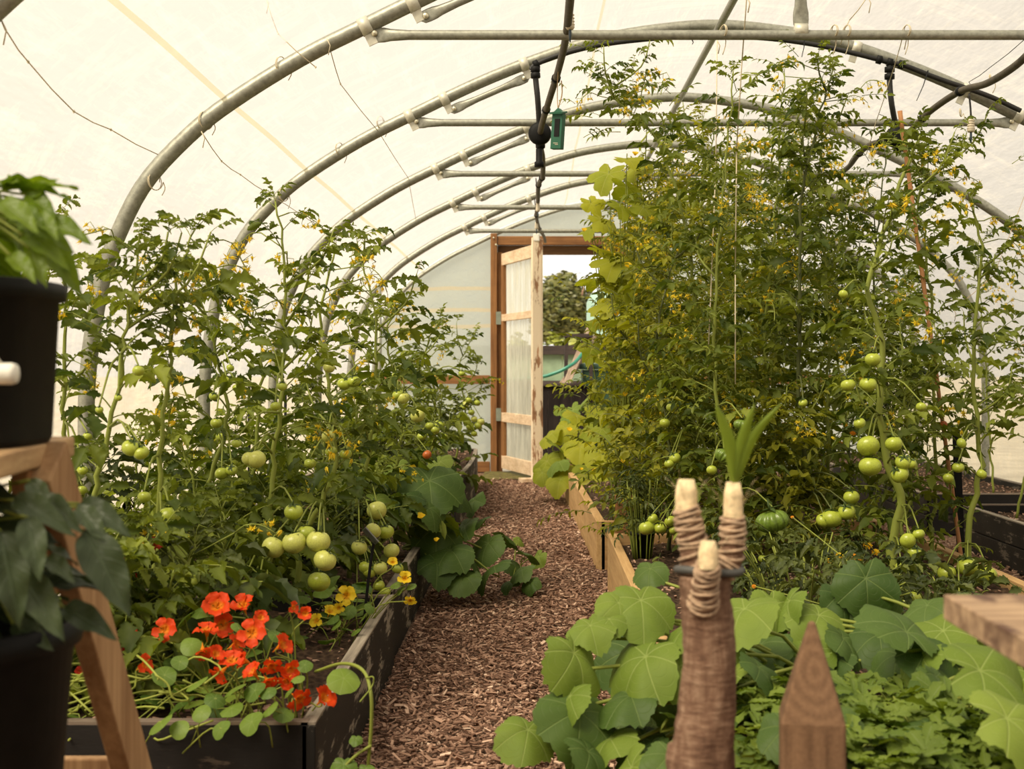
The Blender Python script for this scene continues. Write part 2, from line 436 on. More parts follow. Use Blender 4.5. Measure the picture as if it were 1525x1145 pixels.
# clear plastic panel between the rails, with soft vertical folds
mb = MB(); nu = 60; zz = np.array([.10, .5, .9, 1.3, 1.7, 1.84]); uu = np.linspace(.04, W - .03, nu)
V = [dpt(u, z, .018 + .006 * sin(u * 43 + z) + .004 * sin(u * 91 + 2 * z)) for z in zz for u in uu]
i = np.arange(len(zz) - 1)[:, None] * nu; j = np.arange(nu - 1)[None, :]
mb.add(V, np.stack([i + j, i + j + 1, i + nu + j + 1, i + nu + j], -1).reshape(-1, 4))
def clearmat():
    m, t, out = nt('cloudy clear plastic')
    v = coords(t, (1, 1, .15)); n = noise(t, v, 22, 4, .7)
    d = N(t, 'BsdfDiffuse'); d.inputs[0].default_value = (.78, .78, .66, 1)
    tr = N(t, 'BsdfTranslucent'); tr.inputs[0].default_value = (.82, .82, .70, 1)
    tp = N(t, 'BsdfTransparent'); tp.inputs[0].default_value = (.95, .95, .88, 1)
    g = N(t, 'BsdfGlossy'); g.inputs['Roughness'].default_value = .25
    a = N(t, 'MixShader'); a.inputs[0].default_value = .6; L(t, d.outputs[0], a.inputs[1]); L(t, tr.outputs[0], a.inputs[2])
    b = N(t, 'MixShader'); L(t, ramp_f(t, n, .3, 1.15), b.inputs[0]); L(t, a.outputs[0], b.inputs[1]); L(t, tp.outputs[0], b.inputs[2])
    c = N(t, 'MixShader'); c.inputs[0].default_value = .06; L(t, b.outputs[0], c.inputs[1]); L(t, g.outputs[0], c.inputs[2])
    L(t, c.outputs[0], out.inputs[0]); return m
mb.build('plastic_panel', clearmat(), dr)
for z in (1.33, .50):
    mb = MB(); box(mb, (-.30, YEND - .086, z), (.05, .004, .11)); beam(mb, (-.272, YEND - .092, z), dpt(.14, z, .02), .004, .035, (0, 0, 1))
    mb.build('hinge', plain('grey green hinge steel', (.26, .30, .25), .5, .4), dr)
mb = MB(); box(mb, (.02, 10.60, 1.93), (.05, .04, .06)); mb.build('corner_block', M['tape'], dr, bevel=.006)
o = MB(); box(o, (-.03, 10.55, .018), (.16, .12, .035), Rz(.25)); o = o.build('door_wedge', M['door_wood_x'], bevel=.004)
tag(o, 'flat offcut of pale timber wedged under the open door', 'wood block')

# ------------------------------------------------------------------ hoops, bars, braces
ORD = {2: 'hoop overhead at the very edge of view, cut by the picture corner', 3: 'nearest hoop with both a crop bar and its whole curve in view',
       4: 'second hoop away, carrying the black supply pipe', 5: 'third hoop away', 6: 'fourth hoop away', 7: 'fifth hoop away', 8: 'last full hoop before the end wall', 9: 'thin hoop at the end wall beside the door'}
def clamp(mb, p, tdir, r):
    """band round the hoop with a lug hanging from it"""
    P = [p - tdir * .018, p + tdir * .018]; tube(mb, P, r + .003, 16, 0)
    nn = np.array([-tdir[2], 0, tdir[0]]); nn = nn * (-1 if nn[2] > 0 else 1)
    q = p + nn * (r + .016); box(mb, q, (.030, .006, .044), np.stack([tdir, [0, 1, 0], np.cross(tdir, [0, 1, 0])], 1))
def flatbar(mb, a, b, r, flat_n=(0, 1, 0), fl=.07):
    """round bar whose two ends are pressed flat"""
    a = np.asarray(a, float); b = np.asarray(b, float); d = unit(b - a); L_ = np.linalg.norm(b - a); n = unit(flat_n); s = np.cross(d, n)
    us = np.array([0, .012, .03, .05, fl, fl * 1.8]); us = np.concatenate([us, L_ - us[::-1]])
    ws = np.array([.6, 1.45, 1.55, 1.5, 1.25, 1.0]); hs = np.array([.16, .16, .16, .25, .7, 1.0])
    ws = np.concatenate([ws, ws[::-1]]); hs = np.concatenate([hs, hs[::-1]])
    A = np.linspace(0, 2 * pi, 14, endpoint=False); V = []
    for u, w, h in zip(us, ws, hs):
        V += [a + d * u + s * cos(t) * r * w + n * sin(t) * r * h for t in A]
    m = len(us); i = np.arange(m - 1)[:, None] * 14; j = np.arange(14)[None, :]; k = (j + 1) % 14
    mb.add(V, [np.stack([i + j, i + k, i + 14 + k, i + 14 + j], -1).reshape(-1, 4), np.arange(14)[::-1][None], (np.arange(14) + (m - 1) * 14)[None]])
def boltm(mb, p, r=.007): lathe(mb, [(0, .0), (r * 1.5, 0), (r * 1.5, .004), (r, .006), (0, .007)], p, 10, R=Rx(pi / 2))
BARW = {3: 'nearest crop bar, crossing the whole upper picture', 4: 'second crop bar away, level behind the green gauge', 5: 'third crop bar away',
        6: 'fourth crop bar away', 7: 'fifth crop bar away, just above the door frame', 8: 'last crop bar close to the door lintel'}
def pline(x, side):
    p, t = prof_pt(x=x, side=side); return p.copy(), t
for i, y in enumerate(HY):
    if i == 2: continue
    if y > YEND: y = YEND - .03
    last = i >= 9
    r = .016 if last else .0255
    h = thing('tunnel_hoop', 'bare galvanised steel ' + ORD.get(i, 'hoop arching over behind the viewer'), 'hoop', (CX, y, 0), 'galvanised hoops of the tunnel')
    P = profile(110); P[:, 1] = y; mb = MB(); tube(mb, P, r, 16); mb.build('pipe', M['galv'], h)
    if i >= 3 and not last:
        for sx, side in ((-.525, -1), (2.045, 1), (-.375, -1), (-.045, -1), (1.36, 1), (1.82, 1)):
            mb = MB(); p, t = pline(sx, side); p[1] = y; clamp(mb, p, t, r); mb.build('clamp', M['clamp'], h, origin=p)
    if last: continue
    # crop bar
    if i >= 3 and i <= 8:
        zb = 1.935; xa, xb = -.495, 2.015
        yb = y
        if i == 8: xa = -.5
        bar = thing('crop_bar', 'straight grey steel tube, ' + BARW[i], 'crop bar', (CX, yb, zb), 'crop bars across the tunnel')
        mb = MB(); flatbar(mb, (xa - .02, yb - .0, zb), (xb + .02, yb - .0, zb), .0155); mb.build('tube', M['galv'], bar)
        for xq in (xa, xb): mb = MB(); boltm(mb, (xq, yb - .006, zb + .004)); mb.build('bolt', M['bolt'], bar)
        for a, b, w in ((-.375, -.045, 'beside the hose'), (1.36, 1.82, 'over the tomato vines')):
            pa, _ = pline(a, -1 if a < CX else 1); pb, _ = pline(b, -1 if b < CX else 1)
            pa, ta = pline(a, -1 if a < CX else 1); pb, tb = pline(b, -1 if b < CX else 1); pa[1] = pb[1] = yb; pa, pb = [q_ + np.array([-t_[2], 0, t_[0]]) * (-1 if t_[0] > 0 else 1) * (.0255 + .030) for q_, t_ in ((pa, ta), (pb, tb))]
            if i >= 5 and a > 1: continue
            br = thing('hoop_brace', 'short steel brace under the %s, %s' % (ORD[i].split(',')[0].replace(' with both a crop bar and its whole curve in view', ''), w), 'brace', (pa + pb) / 2, 'short braces under the hoops')
            mb = MB(); flatbar(mb, pa, pb, .0135); mb.build('tube', M['galv'], br)
            for pq in (pa + .02 * unit(pb - pa), pb - .02 * unit(pb - pa)): mb = MB(); boltm(mb, pq + (0, -.007, 0)); mb.build('bolt', M['bolt'], br)
        if i in (3, 4):
            kp = thing('king_post', 'short upright steel tube from ridge to the %s crop bar' % ('nearest' if i == 3 else 'second'), 'post', (.83, yb, 2.12), 'upright ridge struts')
            mb = MB(); flatbar(mb, (.83, yb, 2.31), (.83, yb, 1.955), .016); mb.build('tube', M['galv'], kp)
            mb = MB(); tube(mb, [(.81, yb, 1.95), (.85, yb, 1.95)], .021, 14); mb.build('clamp', M['clamp'], kp)
mb = MB(); tube(mb, [(CX, YN + .1, 2.30), (CX, YEND - .1, 2.30)], .015, 12)
o = mb.build('ridge_pole', M['galv']); tag(o, 'long galvanised ridge tube running the length of the roof', 'ridge pole')

# ------------------------------------------------------------------ ground
mb = MB(); n = 60
mb.add([(-60, -30, -.03), (60, -30, -.03), (60, 140, -.03), (-60, 140, -.03)], [[0, 1, 2, 3]])
o = mb.build('ground', groundmat()); tag(o, kind='structure')
def bumpy(x0, x1, y0, y1, z, amp, step, seed, edge_drop=0):
    xs = np.arange(x0, x1 + step * .5, step); ys = np.arange(y0, y1 + step * .5, step)
    X, Y = np.meshgrid(xs, ys)
    r_ = np.random.default_rng(seed)
    Z = np.zeros_like(X)
    for k in range(16):
        f = 2 ** (1 + k * .3); a = r_.uniform(0, 2 * pi); ph = r_.uniform(0, 6.3)
        Z += np.sin((X * cos(a) + Y * sin(a)) * f * 3 + ph) / (1 + k * .5)
    Z = z + amp * (Z * .35 + r_.normal(0, .35, X.shape))
    V = np.stack([X, Y, Z], -1).reshape(-1, 3); nx, ny = len(xs), len(ys)
    i = np.arange(ny - 1)[:, None] * nx; j = np.arange(nx - 1)[None, :]
    return V, np.stack([i + j, i + j + 1, i + nx + j + 1, i + nx + j], -1).reshape(-1, 4)
mb = MB(); V, F = bumpy(CX - 2.17, CX + 2.17, YN, YEND + .1, -.006, .006, .05, 3); mb.add(V, F)
o = mb.build('floor', M['mulch']); tag(o, kind='structure')
# loose chips
def chips(x0, x1, y0, y1, cnt, seed, z=0.0, smin=.008, smax=.03, h=.016):
    r_ = np.random.default_rng(seed); mb = MB()
    B = np.array([[x, y, z_] for z_ in (-1, 1) for y in (-1, 1) for x in (-1, 1)], float) / 2
    F = np.array([[0, 2, 3, 1], [4, 5, 7, 6], [0, 1, 5, 4], [2, 6, 7, 3], [0, 4, 6, 2], [1, 3, 7, 5]])
    Vs = []; A = []
    u = r_.random(cnt); Ys = y0 * (y1 / y0) ** u if y0 > 0 else r_.uniform(y0, y1, cnt)
    for k in range(cnt):
        s = np.array([r_.uniform(smin, smax), r_.uniform(.004, .011), r_.uniform(.0015, .004)])
        R = Rz(r_.uniform(0, pi)) @ Ry(r_.normal(0, .28)) @ Rx(r_.normal(0, .4))
        b = B.copy(); b[[1, 5], 1] *= r_.uniform(.2, 1); b[[2, 6], 1] *= r_.uniform(.2, 1)
        Vs.append((b * s) @ R.T + (r_.uniform(x0, x1), Ys[k], z + r_.random() ** 1.6 * h))
        A.append(np.tile([0, 0, min(1, max(0, r_.beta(1.6, 2.6)))], (8, 1)))
    Vs = np.concatenate(Vs); FF = (F[None] + 8 * np.arange(cnt)[:, None, None]).reshape(-1, 4)
    mb.add(Vs, FF, 0, np.concatenate(A), smooth=False); return mb
o = chips(-.42, .32, 2.3, 10.8, 32000, 5).build('wood_chips', M['chip']); tag(o, 'brown shredded wood chip mulch covering the central path', 'mulch', kind='stuff')
o = chips(1.58, 2.14, 3.5, 11.0, 7000, 6).build('wood_chips', M['chip']); tag(o, 'brown wood chip mulch on the narrow side path beyond the tomatoes', 'mulch', kind='stuff')
def mossmat():
    m, t, out = nt('moss'); n = noise(t, coords(t), 25, 4, .7)
    c = ramp(t, n, [(.35, (.06, .035, .015)), (.6, (.16, .15, .03))]); p = N(t, 'BsdfPrincipled'); L(t, c, p.inputs['Base Color']); p.inputs['Roughness'].default_value = 1
    L(t, p.outputs[0], out.inputs[0]); return m
mb = MB(); V, F = bumpy(-.42, .1, 10.75, 11.55, .012, .005, .03, 9); mb.add(V, F)
o = mb.build('moss_patch', mossmat()); tag(o, 'green moss and damp earth in front of the doorway', 'moss', kind='stuff')

# ------------------------------------------------------------------ raised beds
def bed(label, x0, x1, y0, y1, h, mats, cap=None, soil_z=None, th=.028, skew=0.0, lean=0.0, seed=1, name='raised_bed', nboards=1, bow=0):
    """mats: (side, end)"""
    b = thing(name, label, 'raised bed', ((x0 + x1) / 2, (y0 + y1) / 2, 0))
    def side(xa, xb, sgn):
        mb = MB(); hh = h / nboards; n = 9
        for k in range(nboards):
            z0 = k * hh + (.002 if k else 0); z1 = (k + 1) * hh - .002
            ys = np.linspace(y0, y1, n); V = []
            for j, y in enumerate(ys):
                f = j / (n - 1); x = xa + (xb - xa) * f + bow * sin(pi * f)
                for z in (z0, z1):
                    l = lean * z / h
                    V += [(x - th / 2 + l, y, z), (x + th / 2 + l, y, z)]
            F = []
            for j in range(n - 1):
                a = 4 * j; c = a + 4
                F += [(a, a + 2, c + 2, c), (a + 1, c + 1, c + 3, a + 3), (a + 2, a + 3, c + 3, c + 2), (a, c, c + 1, a + 1)]
            F += [(0, 1, 3, 2), (4 * n - 4, 4 * n - 2, 4 * n - 1, 4 * n - 3)]
            mb.add(V, np.array(F), 0, smooth=False)
        o = mb.build('side_board', mats[0], b, bevel=.003)
        if cap:
            mb = MB(); V = []
            for j, y in enumerate(ys):
                f = j / (n - 1); x = xa + (xb - xa) * f + bow * sin(pi * f) + lean
                V += [(x - th / 2, y, h - .003), (x + th / 2, y, h - .003), (x - th / 2, y, h + .002), (x + th / 2, y, h + .002)]
            mb.add(V, np.array(F), 0, smooth=False); mb.build('worn_edge', cap[0], b)
    side(x0, x0 + skew, -1); side(x1, x1, 1)
    for y, xa in ((y0 + th / 2, x0), (y1 - th / 2, x0 + skew)):
        mb = MB(); hh = h / nboards
        for k in range(nboards): box(mb, ((xa + x1) / 2, y, (k + .5) * hh), (x1 - xa - .001, th, hh - .003))
        mb.build('end_board', mats[1], b, bevel=.003)
        if cap: mb = MB(); box(mb, ((xa + x1) / 2, y, h), (x1 - xa - .001, th, .006)); mb.build('worn_edge', cap[1], b)
    sz = soil_z or h - .04
    mb = MB(); V, F = bumpy(x0 + .012, x1 - .012, y0 + .012, y1 - .012, sz, .013, .03, seed)
    xl = x0 + skew * np.clip((V[:, 1] - y0) / (y1 - y0), 0, 1) + .012 + min(0, 0)
    V[:, 0] = np.maximum(V[:, 0], xl + (bow * np.sin(pi * np.clip((V[:, 1] - y0) / (y1 - y0), 0, 1)) if x0 > 0 else 0))
    mb.add(V, F); o = mb.build('soil', M['soil'], b)
    o2 = chips(x0 + .03, x1 - .03, y0 + .03, y1 - .03, int(500 * (x1 - x0) * (y1 - y0)), seed + 50, sz + .005, .006, .02, .01).build('soil_crumbs', M['chip'], b); o2['kind'] = 'stuff'
    return b
OM = (M['old_wood'], M['old_wood_x'])
OC = (M['old_cap'], M['old_cap_x'])
bed('black weathered raised bed holding the orange nasturtiums, nearest by the path', -1.33, -.432, 2.57, 4.02, .22, OM, OC, seed=11, bow=-.0)
bed('black weathered raised bed second from the front beside the path, under spilling cucumber leaves', -1.33, -.445, 4.10, 7.25, .22, OM, OC, seed=12)
bed('weathered raised bed with bowed pale rim ending near the open door', -1.33, -.445, 7.42, 10.3, .28, OM, OC, seed=13, soil_z=.26, bow=.03)
NM = (M['new_wood'], M['new_wood_x'])
bed('pale new timber raised bed farther along the path, toward the door', .298, 1.52, 5.96, 10.6, .222, NM, None, skew=-.09, seed=14, th=.04)
bed('pale new timber raised bed nearer the viewer under big cucumber leaves', .315, 1.52, 1.95, 5.42, .235, NM, None, seed=15, th=.035)
WM = (peeling('black boards with pale wear', (.022, .018, .014), (.17, .14, .11), .55, 1), M['old_wood_x'])
bed('dark worn plank bed against the side wall, nearer of the pair behind the tomatoes', 2.14, 2.86, 3.7, 6.7, .22, WM, OC, seed=16, nboards=2)
bed('dark worn plank bed against the side wall, farther of the pair behind the tomatoes', 2.12, 2.86, 7.25, 10.8, .22, WM, OC, seed=17, nboards=2)

# ------------------------------------------------------------------ camera, world
cam = bpy.data.cameras.new('camera'); co = bpy.data.objects.new('camera', cam); C.objects.link(co)
co.location = (0, 0, CH); co.rotation_euler = (pi / 2, 0, 0)
cam.sensor_width = 36; cam.lens = FPX / 1525 * 36
cam.shift_x = -(VX - 762.5) / 1525; cam.shift_y = -(572.5 - VY) / 1525
cam.clip_end = 400; cam.clip_start = .05
cam.dof.use_dof = True; cam.dof.focus_distance = 4.4; cam.dof.aperture_fstop = 7.0
bpy.context.scene.camera = co
w = bpy.data.worlds.new('world'); bpy.context.scene.world = w; w.use_nodes = True
t = w.node_tree; bg = t.nodes['Background']
tc = N(t, 'TexCoord'); nn = noise(t, tc.outputs['Generated'], 2.2, 5, .6)
L(t, ramp(t, nn, [(.3, (.97, .925, .85)), (.7, (1.0, .955, .88))]), bg.inputs[0]); bg.inputs[1].default_value = SKY
sun = bpy.data.lights.new('sun', 'SUN'); sun.energy = SUN; sun.angle = rad(32); sun.color = (1, .91, .76)
so = bpy.data.objects.new('sun', sun); C.objects.link(so); so.rotation_euler = (rad(28), rad(-30), 0); so.location = (0, 0, 20)
sc = bpy.context.scene
sc.view_settings.view_transform = 'Standard'; sc.view_settings.look = 'None'; sc.view_settings.gamma = 1.0; sc.view_settings.exposure = EXPO
sc.view_settings.use_curve_mapping = False
sc.cycles.use_denoising = True; sc.cycles.diffuse_bounces = 3; sc.cycles.transmission_bounces = 6; sc.cycles.max_bounces = 9; sc.cycles.transparent_max_bounces = 12
sc.cycles.caustics_reflective = False; sc.cycles.caustics_refractive = False; sc.cycles.sample_clamp_indirect = 4
# ------------------------------------------------------------------ leaf shapes
M['tom_leaf'] = leafmat('tomato leaf', (.055, .090, .012), (.34, .39, .050), .45, (1, 1, .38), .55)
M['tom_leaf_y'] = leafmat('tomato leaf yellow green', (.11, .140, .012), (.56, .53, .05), .48, (1, 1, .32), .55)
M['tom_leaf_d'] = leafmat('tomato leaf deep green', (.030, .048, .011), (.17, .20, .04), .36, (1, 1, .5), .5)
M['stem'] = leafmat('green stem', (.16, .20, .03), (.38, .42, .075), .12, (1, 1, .5), .55)
M['stem_d'] = leafmat('dark stem', (.07, .085, .025), (.17, .19, .06), .08, (1, 1, .5), .6)
M['yellow'] = leafmat('yellow petal', (.85, .60, .02), (.95, .78, .06), .35, (1, 1, .6), .5)
M['tomato'] = plain('green tomato skin', (.36, .42, .045), .3, 0, .18, 9, .02, .001, .5)
M['tomato_p'] = plain('pale green tomato skin', (.52, .54, .12), .3, 0, .15, 9, .02, .001, .5)
M['tomato_r'] = plain('ripening orange red tomato skin', (.48, .12, .025), .28, 0, .3, 9, .02, .001, .5)
M['calyx'] = leafmat('calyx', (.03, .06, .012), (.09, .13, .03), .1)
M['cuc'] = leafmat('cucumber leaf', (.12, .19, .022), (.30, .38, .065), .32, (1, 1, .45), .6, 2, (.44, .52, .17), 26, .5, .25)
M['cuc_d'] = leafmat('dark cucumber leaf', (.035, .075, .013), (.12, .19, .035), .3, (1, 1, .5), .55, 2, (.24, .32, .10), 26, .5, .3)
M['cuc_y'] = leafmat('yellowing cucumber leaf', (.18, .25, .018), (.60, .58, .045), .5, (1, 1, .4), .6, 2, (.55, .55, .18), 26, .4, .25)
M['nas_leaf'] = leafmat('nasturtium leaf', (.055, .115, .013), (.23, .33, .04), .35, (1, 1, .4), .5, 2, (.30, .38, .14), 20, .1)
M['pep_leaf'] = leafmat('pepper leaf', (.08, .15, .010), (.27, .38, .028), .5, (1, 1, .35), .38, 1, (.30, .38, .12), 14, .4, .4)
M['pep_leaf_d'] = leafmat('dark pepper leaf', (.028, .046, .018), (.095, .130, .055), .22, (1, 1, .6), .42, 1, (.13, .18, .10), 14, .5, .4)
M['blade'] = leafmat('strap leaf', (.12, .20, .02), (.34, .42, .06), .4, (1, 1, .4), .45, 0)
M['weed'] = leafmat('lobed melon leaf', (.07, .13, .016), (.30, .38, .05), .4, (1, 1, .45), .6, 1, (.28, .34, .15), 26, .3)
def petalmat(name, inner, outer):
    m, t, out = nt(name)
    a = N(t, 'Attribute'); a.attribute_name = 'lf'; sp = N(t, 'SeparateXYZ'); L(t, a.outputs['Vector'], sp.inputs[0])
    c = ramp(t, sp.outputs[1], [(.25, inner), (.5, outer)])
    p = N(t, 'BsdfPrincipled'); L(t, c, p.inputs['Base Color']); p.inputs['Roughness'].default_value = .55; p.inputs['Specular IOR Level'].default_value = .25
    tr = N(t, 'BsdfTranslucent'); L(t, c, tr.inputs[0]); ms = N(t, 'MixShader'); ms.inputs[0].default_value = .4
    L(t, p.outputs[0], ms.inputs[1]); L(t, tr.outputs[0], ms.inputs[2]); L(t, ms.outputs[0], out.inputs[0]); return m
M['nas_red'] = petalmat('orange red petal', (.80, .26, .012), (.76, .065, .007))
M['nas_dred'] = petalmat('deep red petal', (.55, .10, .02), (.55, .035, .015))
M['nas_yel'] = petalmat('golden petal', (.80, .40, .01), (.92, .66, .03))
M['marigold'] = petalmat('marigold petal', (.85, .30, .01), (.90, .38, .02))

class T:   # a template block
    def __init__(s, V, F, A, m=None): s.V, s.F, s.A, s.m = V, F, A, (np.zeros(len(F), int) if m is None else m)
def grid_faces(nr, nc):
    i = np.arange(nr - 1)[:, None] * nc; j = np.arange(nc - 1)[None, :]
    return np.stack([i + j, i + j + 1, i + nc + j + 1, i + nc + j], -1).reshape(-1, 4)
def blade(L_=1, W=.5, n=9, cols=5, droop=.3, fold=.25, lobe=0., nl=3.5, tip=1.0, wave=.02, r=None, pk=.42, base=.12):
    """a leaf blade along +X: serrated outline, folded along its midrib, drooping at the tip"""
    r = r or np.random.default_rng(0)
    t = np.linspace(0, 1, n); u = np.linspace(-1, 1, cols)
    prof = (t ** (pk / (1 - pk) * .9 + .02)) * (1 - t) ** tip; prof = prof / prof.max(); prof = np.maximum(prof, base * (1 - t))
    V = []; A = []
    ph = r.uniform(0, 6.3)
    for i, tt in enumerate(t):
        w = prof[i] * W / 2
        for s in u:
            e = 1 + lobe * (((tt * nl * 2 + (.5 if s > 0 else 0)) % 1) - .6) * (abs(s) > .6) * 1.5
            y = s * w * e
            x = tt + lobe * .12 * abs(s) * (abs(s) > .6)
            z = abs(s) * w * fold * 1.6 - droop * tt ** 2 + wave * sin(tt * 17 + ph + s * 2) * abs(s)
            V.append((x * L_, y * L_, z * L_)); A.append((s, tt, .5))
    return np.array(V), grid_faces(n, cols), np.array(A)
def xf(V, R, p, s=1.0): return (V * s) @ R.T + p

def compound(seed, nl=3, ls=.34, lw=.55, lobe=.35, detail=8, cols=3, curl=.5, sparse=0):
    """pinnate tomato leaf of unit length along +X"""
    r = np.random.default_rng(seed); VV = []; FF = []; AA = []; n0 = 0; MM = []
    arch = r.uniform(.1, .35); dr = r.uniform(.5, .9) * curl; side = r.normal(0, .06)
    def rach(t): return np.array([t * (1 - .12 * dr * t), side * t * t, arch * t - dr * t * t])
    def push(V, F, A, m=0):
        nonlocal n0
        VV.append(V); FF.append(F + n0); AA.append(A); MM.append(np.full(len(F), m)); n0 += len(V)
    P = np.array([rach(t) for t in np.linspace(0, 1, 7)])
    V, F = tube_geo(P, np.linspace(.016, .007, 7), 3, False); A = np.zeros((len(V), 3)); A[:, 2] = .5; push(V, F[0], A, 1)
    ts = np.linspace(.34, .86, nl)
    tone = r.uniform(.2, .8)
    def lf(t, az, L_, roll, pitch):
        V, F, A = blade(L_, lw * r.uniform(.8, 1.15), detail, cols, r.uniform(.1, .5), r.uniform(.1, .6), lobe, 3, .8, .04, r)
        A[:, 2] = np.clip(tone + r.normal(0, .15), 0, 1)
        d0 = rach(min(1, t + .05)) - rach(t - .05); p0 = -math.atan2(d0[2], d0[0])
        R = Ry(p0) @ Rz(az) @ Ry(pitch) @ Rx(roll); push(V @ R.T + rach(t), F, A)
    for k, t in enumerate(ts):
        for sgn in (-1, 1):
            lf(t + r.uniform(-.03, .03), sgn * r.uniform(.8, 1.25), ls * r.uniform(.7, 1.1) * (1 - .2 * (k == 0)), sgn * r.normal(-.1, .35), r.uniform(.0, .5))
            if not sparse and k < nl - 1: lf(t + .5 / nl * .6, sgn * r.uniform(1.1, 1.5), ls * r.uniform(.2, .35), r.normal(0, .4), r.uniform(0, .4))
    lf(.98, r.normal(0, .15), ls * r.uniform(1., 1.25), r.normal(0, .2), r.uniform(.0, .4))
    return T(np.concatenate(VV), np.concatenate(FF), np.concatenate(AA), np.concatenate(MM))
TOM = [compound(100 + k) for k in range(10)]
TOMC = [compound(140 + k, 3, .36, .62, .45, 13, 5) for k in range(8)]          # finer, for near plants
TOMF = [compound(200 + k, 3, .30, .42, .3, 5, 3, .4, 1) for k in range(8)]     # small sprigs for dense growth

def palmate(seed, lobes=5, deep=.16, n=40, rings=6, cup=.12, wav=.05, notch=.6, fray=.03, off=0., tooth=0.):
    """palmate blade of unit radius lying in XY, stalk meeting it at the origin, tip toward +X"""
    r = np.random.default_rng(seed); a = np.linspace(-pi, pi, n, endpoint=False)
    R_ = 1 - deep * (1 - np.abs(np.cos(a * lobes / 2))) * 1.4
    R_ *= 1 - notch * np.exp(-((np.abs(a) - pi) / .28) ** 2)
    R_ *= 1 + off * np.cos(a)
    R_ += tooth * (np.arange(n) % 2 - .5)
    R_ += .08 * np.cos(a) + fray * r.normal(0, 1, n) + .03 * np.cos(a * 3 + r.uniform(0, 6))
    V = [(0, 0, 0)]; ph = r.uniform(0, 6.3, 4); A = [(0, 0, .5)]
    bx = r.uniform(-.35, .35); by = r.uniform(-.35, .1)
    for k in range(1, rings + 1):
        f = k / rings
        for j in range(n):
            rr = R_[j] * f if k == rings else (R_[j] * .7 + .3 * np.mean(R_)) * f
            x, y = rr * cos(a[j]), rr * sin(a[j])
            z = cup * (1 - math.exp(-3 * rr)) * .6 - cup * rr * rr * 1.3 + wav * rr * rr * (sin(3 * a[j] + ph[0]) + .7 * sin(5 * a[j] + ph[1])) + bx * y * y * .5 + by * x * x * .6
            z += .018 * abs(sin(a[j] * 3.5)) * (rr > .15) * rr * 2
            V.append((x, y, z)); A.append((x, y, .5))
    F3 = [(0, 1 + j, 1 + (j + 1) % n) for j in range(n)]; F4 = []
    for k in range(rings - 1):
        b = 1 + k * n
        for j in range(n): F4.append((b + j, b + n + j, b + n + (j + 1) % n, b + (j + 1) % n))
    # triangles stored as degenerate-free separate list
    V = np.array(V); t_ = T(V, np.array(F4), np.array(A)); t_.F3 = np.array(F3); return t_
PAL = [palmate(300 + k, 5, .06, 60, 7, .22, .085, .55, .018, .22, .045) for k in range(8)]
PALL = [palmate(320 + k, 5, .26, 50, 5, .14, .08, .6, .03, .15, .05) for k in range(6)]       # deeply lobed
NAS = [palmate(340 + k, 1, .0, 20, 3, .12, .03, .0, .012) for k in range(4)]

def put(mb, t, R, p, s, tone=None, mats=(0, 1), r=None):
    A = t.A.copy()
    if tone is not None: A[:, 2] = np.clip(A[:, 2] + tone - .5, 0, 1)
    V = xf(t.V, R, p, s)
    if hasattr(t, 'F3'): mb.add(V, [t.F, t.F3], mats[0], A)
    else: mb.add(V, t.F, np.where(t.m == 0, mats[0], mats[1]), A)
def keep_in(mb):
    hz = half[:, 1]; hx_ = half[:, 0]
    for V in mb.V:
        z = np.clip(V[:, 2], 0, 2.27); V[:, 2] = np.minimum(V[:, 2], 2.27); w = np.interp(z, hz, hx_) - .05
        V[:, 0] = np.clip(V[:, 0], CX - w, CX + w)
def orient(az, pitch=0., roll=0.): return Rz(az) @ Ry(-pitch) @ Rx(roll)

# tomato blossom truss (mesh shared by all the trusses)
def star(r, s=.012, closed=False):
    V = [(0, 0, 0)]; F = []; nn = 5
    for k in range(nn):
        a = 2 * pi * k / nn; w = .42; b = len(V)
        zz = .5 * s if not closed else 1.3 * s; rr = s if not closed else .35 * s
        V += [(.35 * s * cos(a - w), .35 * s * sin(a - w), .3 * s), (rr * cos(a), rr * sin(a), zz - .5 * s * (not closed)), (.35 * s * cos(a + w), .35 * s * sin(a + w), .3 * s)]
        F.append((0, b, b + 1, b + 2))
    V = np.array(V)
    V2, F2 = tube_geo(np.array([(0, 0, 0), (0, 0, .4 * s), (0, 0, .95 * s)]), [.2 * s, .2 * s, .05 * s], 5, False)
    return np.concatenate([V, V2]), np.concatenate([np.array(F), F2[0] + len(V)])
def truss_mesh(seed):
    r = np.random.default_rng(seed); mb = MB()
    P = spline([(0, 0, 0), (.04, 0, .012), (.075, .004, -.005), (.10, 0, -.035)], 8); tube(mb, P, .0016, 4, 0)
    for k in range(8):
        i = 2 + k * 6 // 8; p = P[i]; d = unit(np.array([r.normal(0, .5), r.choice([-1, 1]) * r.uniform(.4, 1), r.uniform(-.6, .5)])) * r.uniform(.012, .03)
        e = p + d; q = e + np.array([0, 0, -.008]); tube(mb, [p, e, q], .0009, 3, 0)
        R = orient(r.uniform(0, 6), 0, 0) @ Rx(r.uniform(1.6, 3.4))
        V, F = star(r, r.uniform(.011, .0155), k > 5); A = np.zeros((len(V), 3)); A[:, 2] = r.random(); mb.add(xf(V, R, q), F, 1, A)
    return mb.mesh('flower_truss', [M['stem'], M['yellow']])
TRUSS = [truss_mesh(k) for k in range(5)]

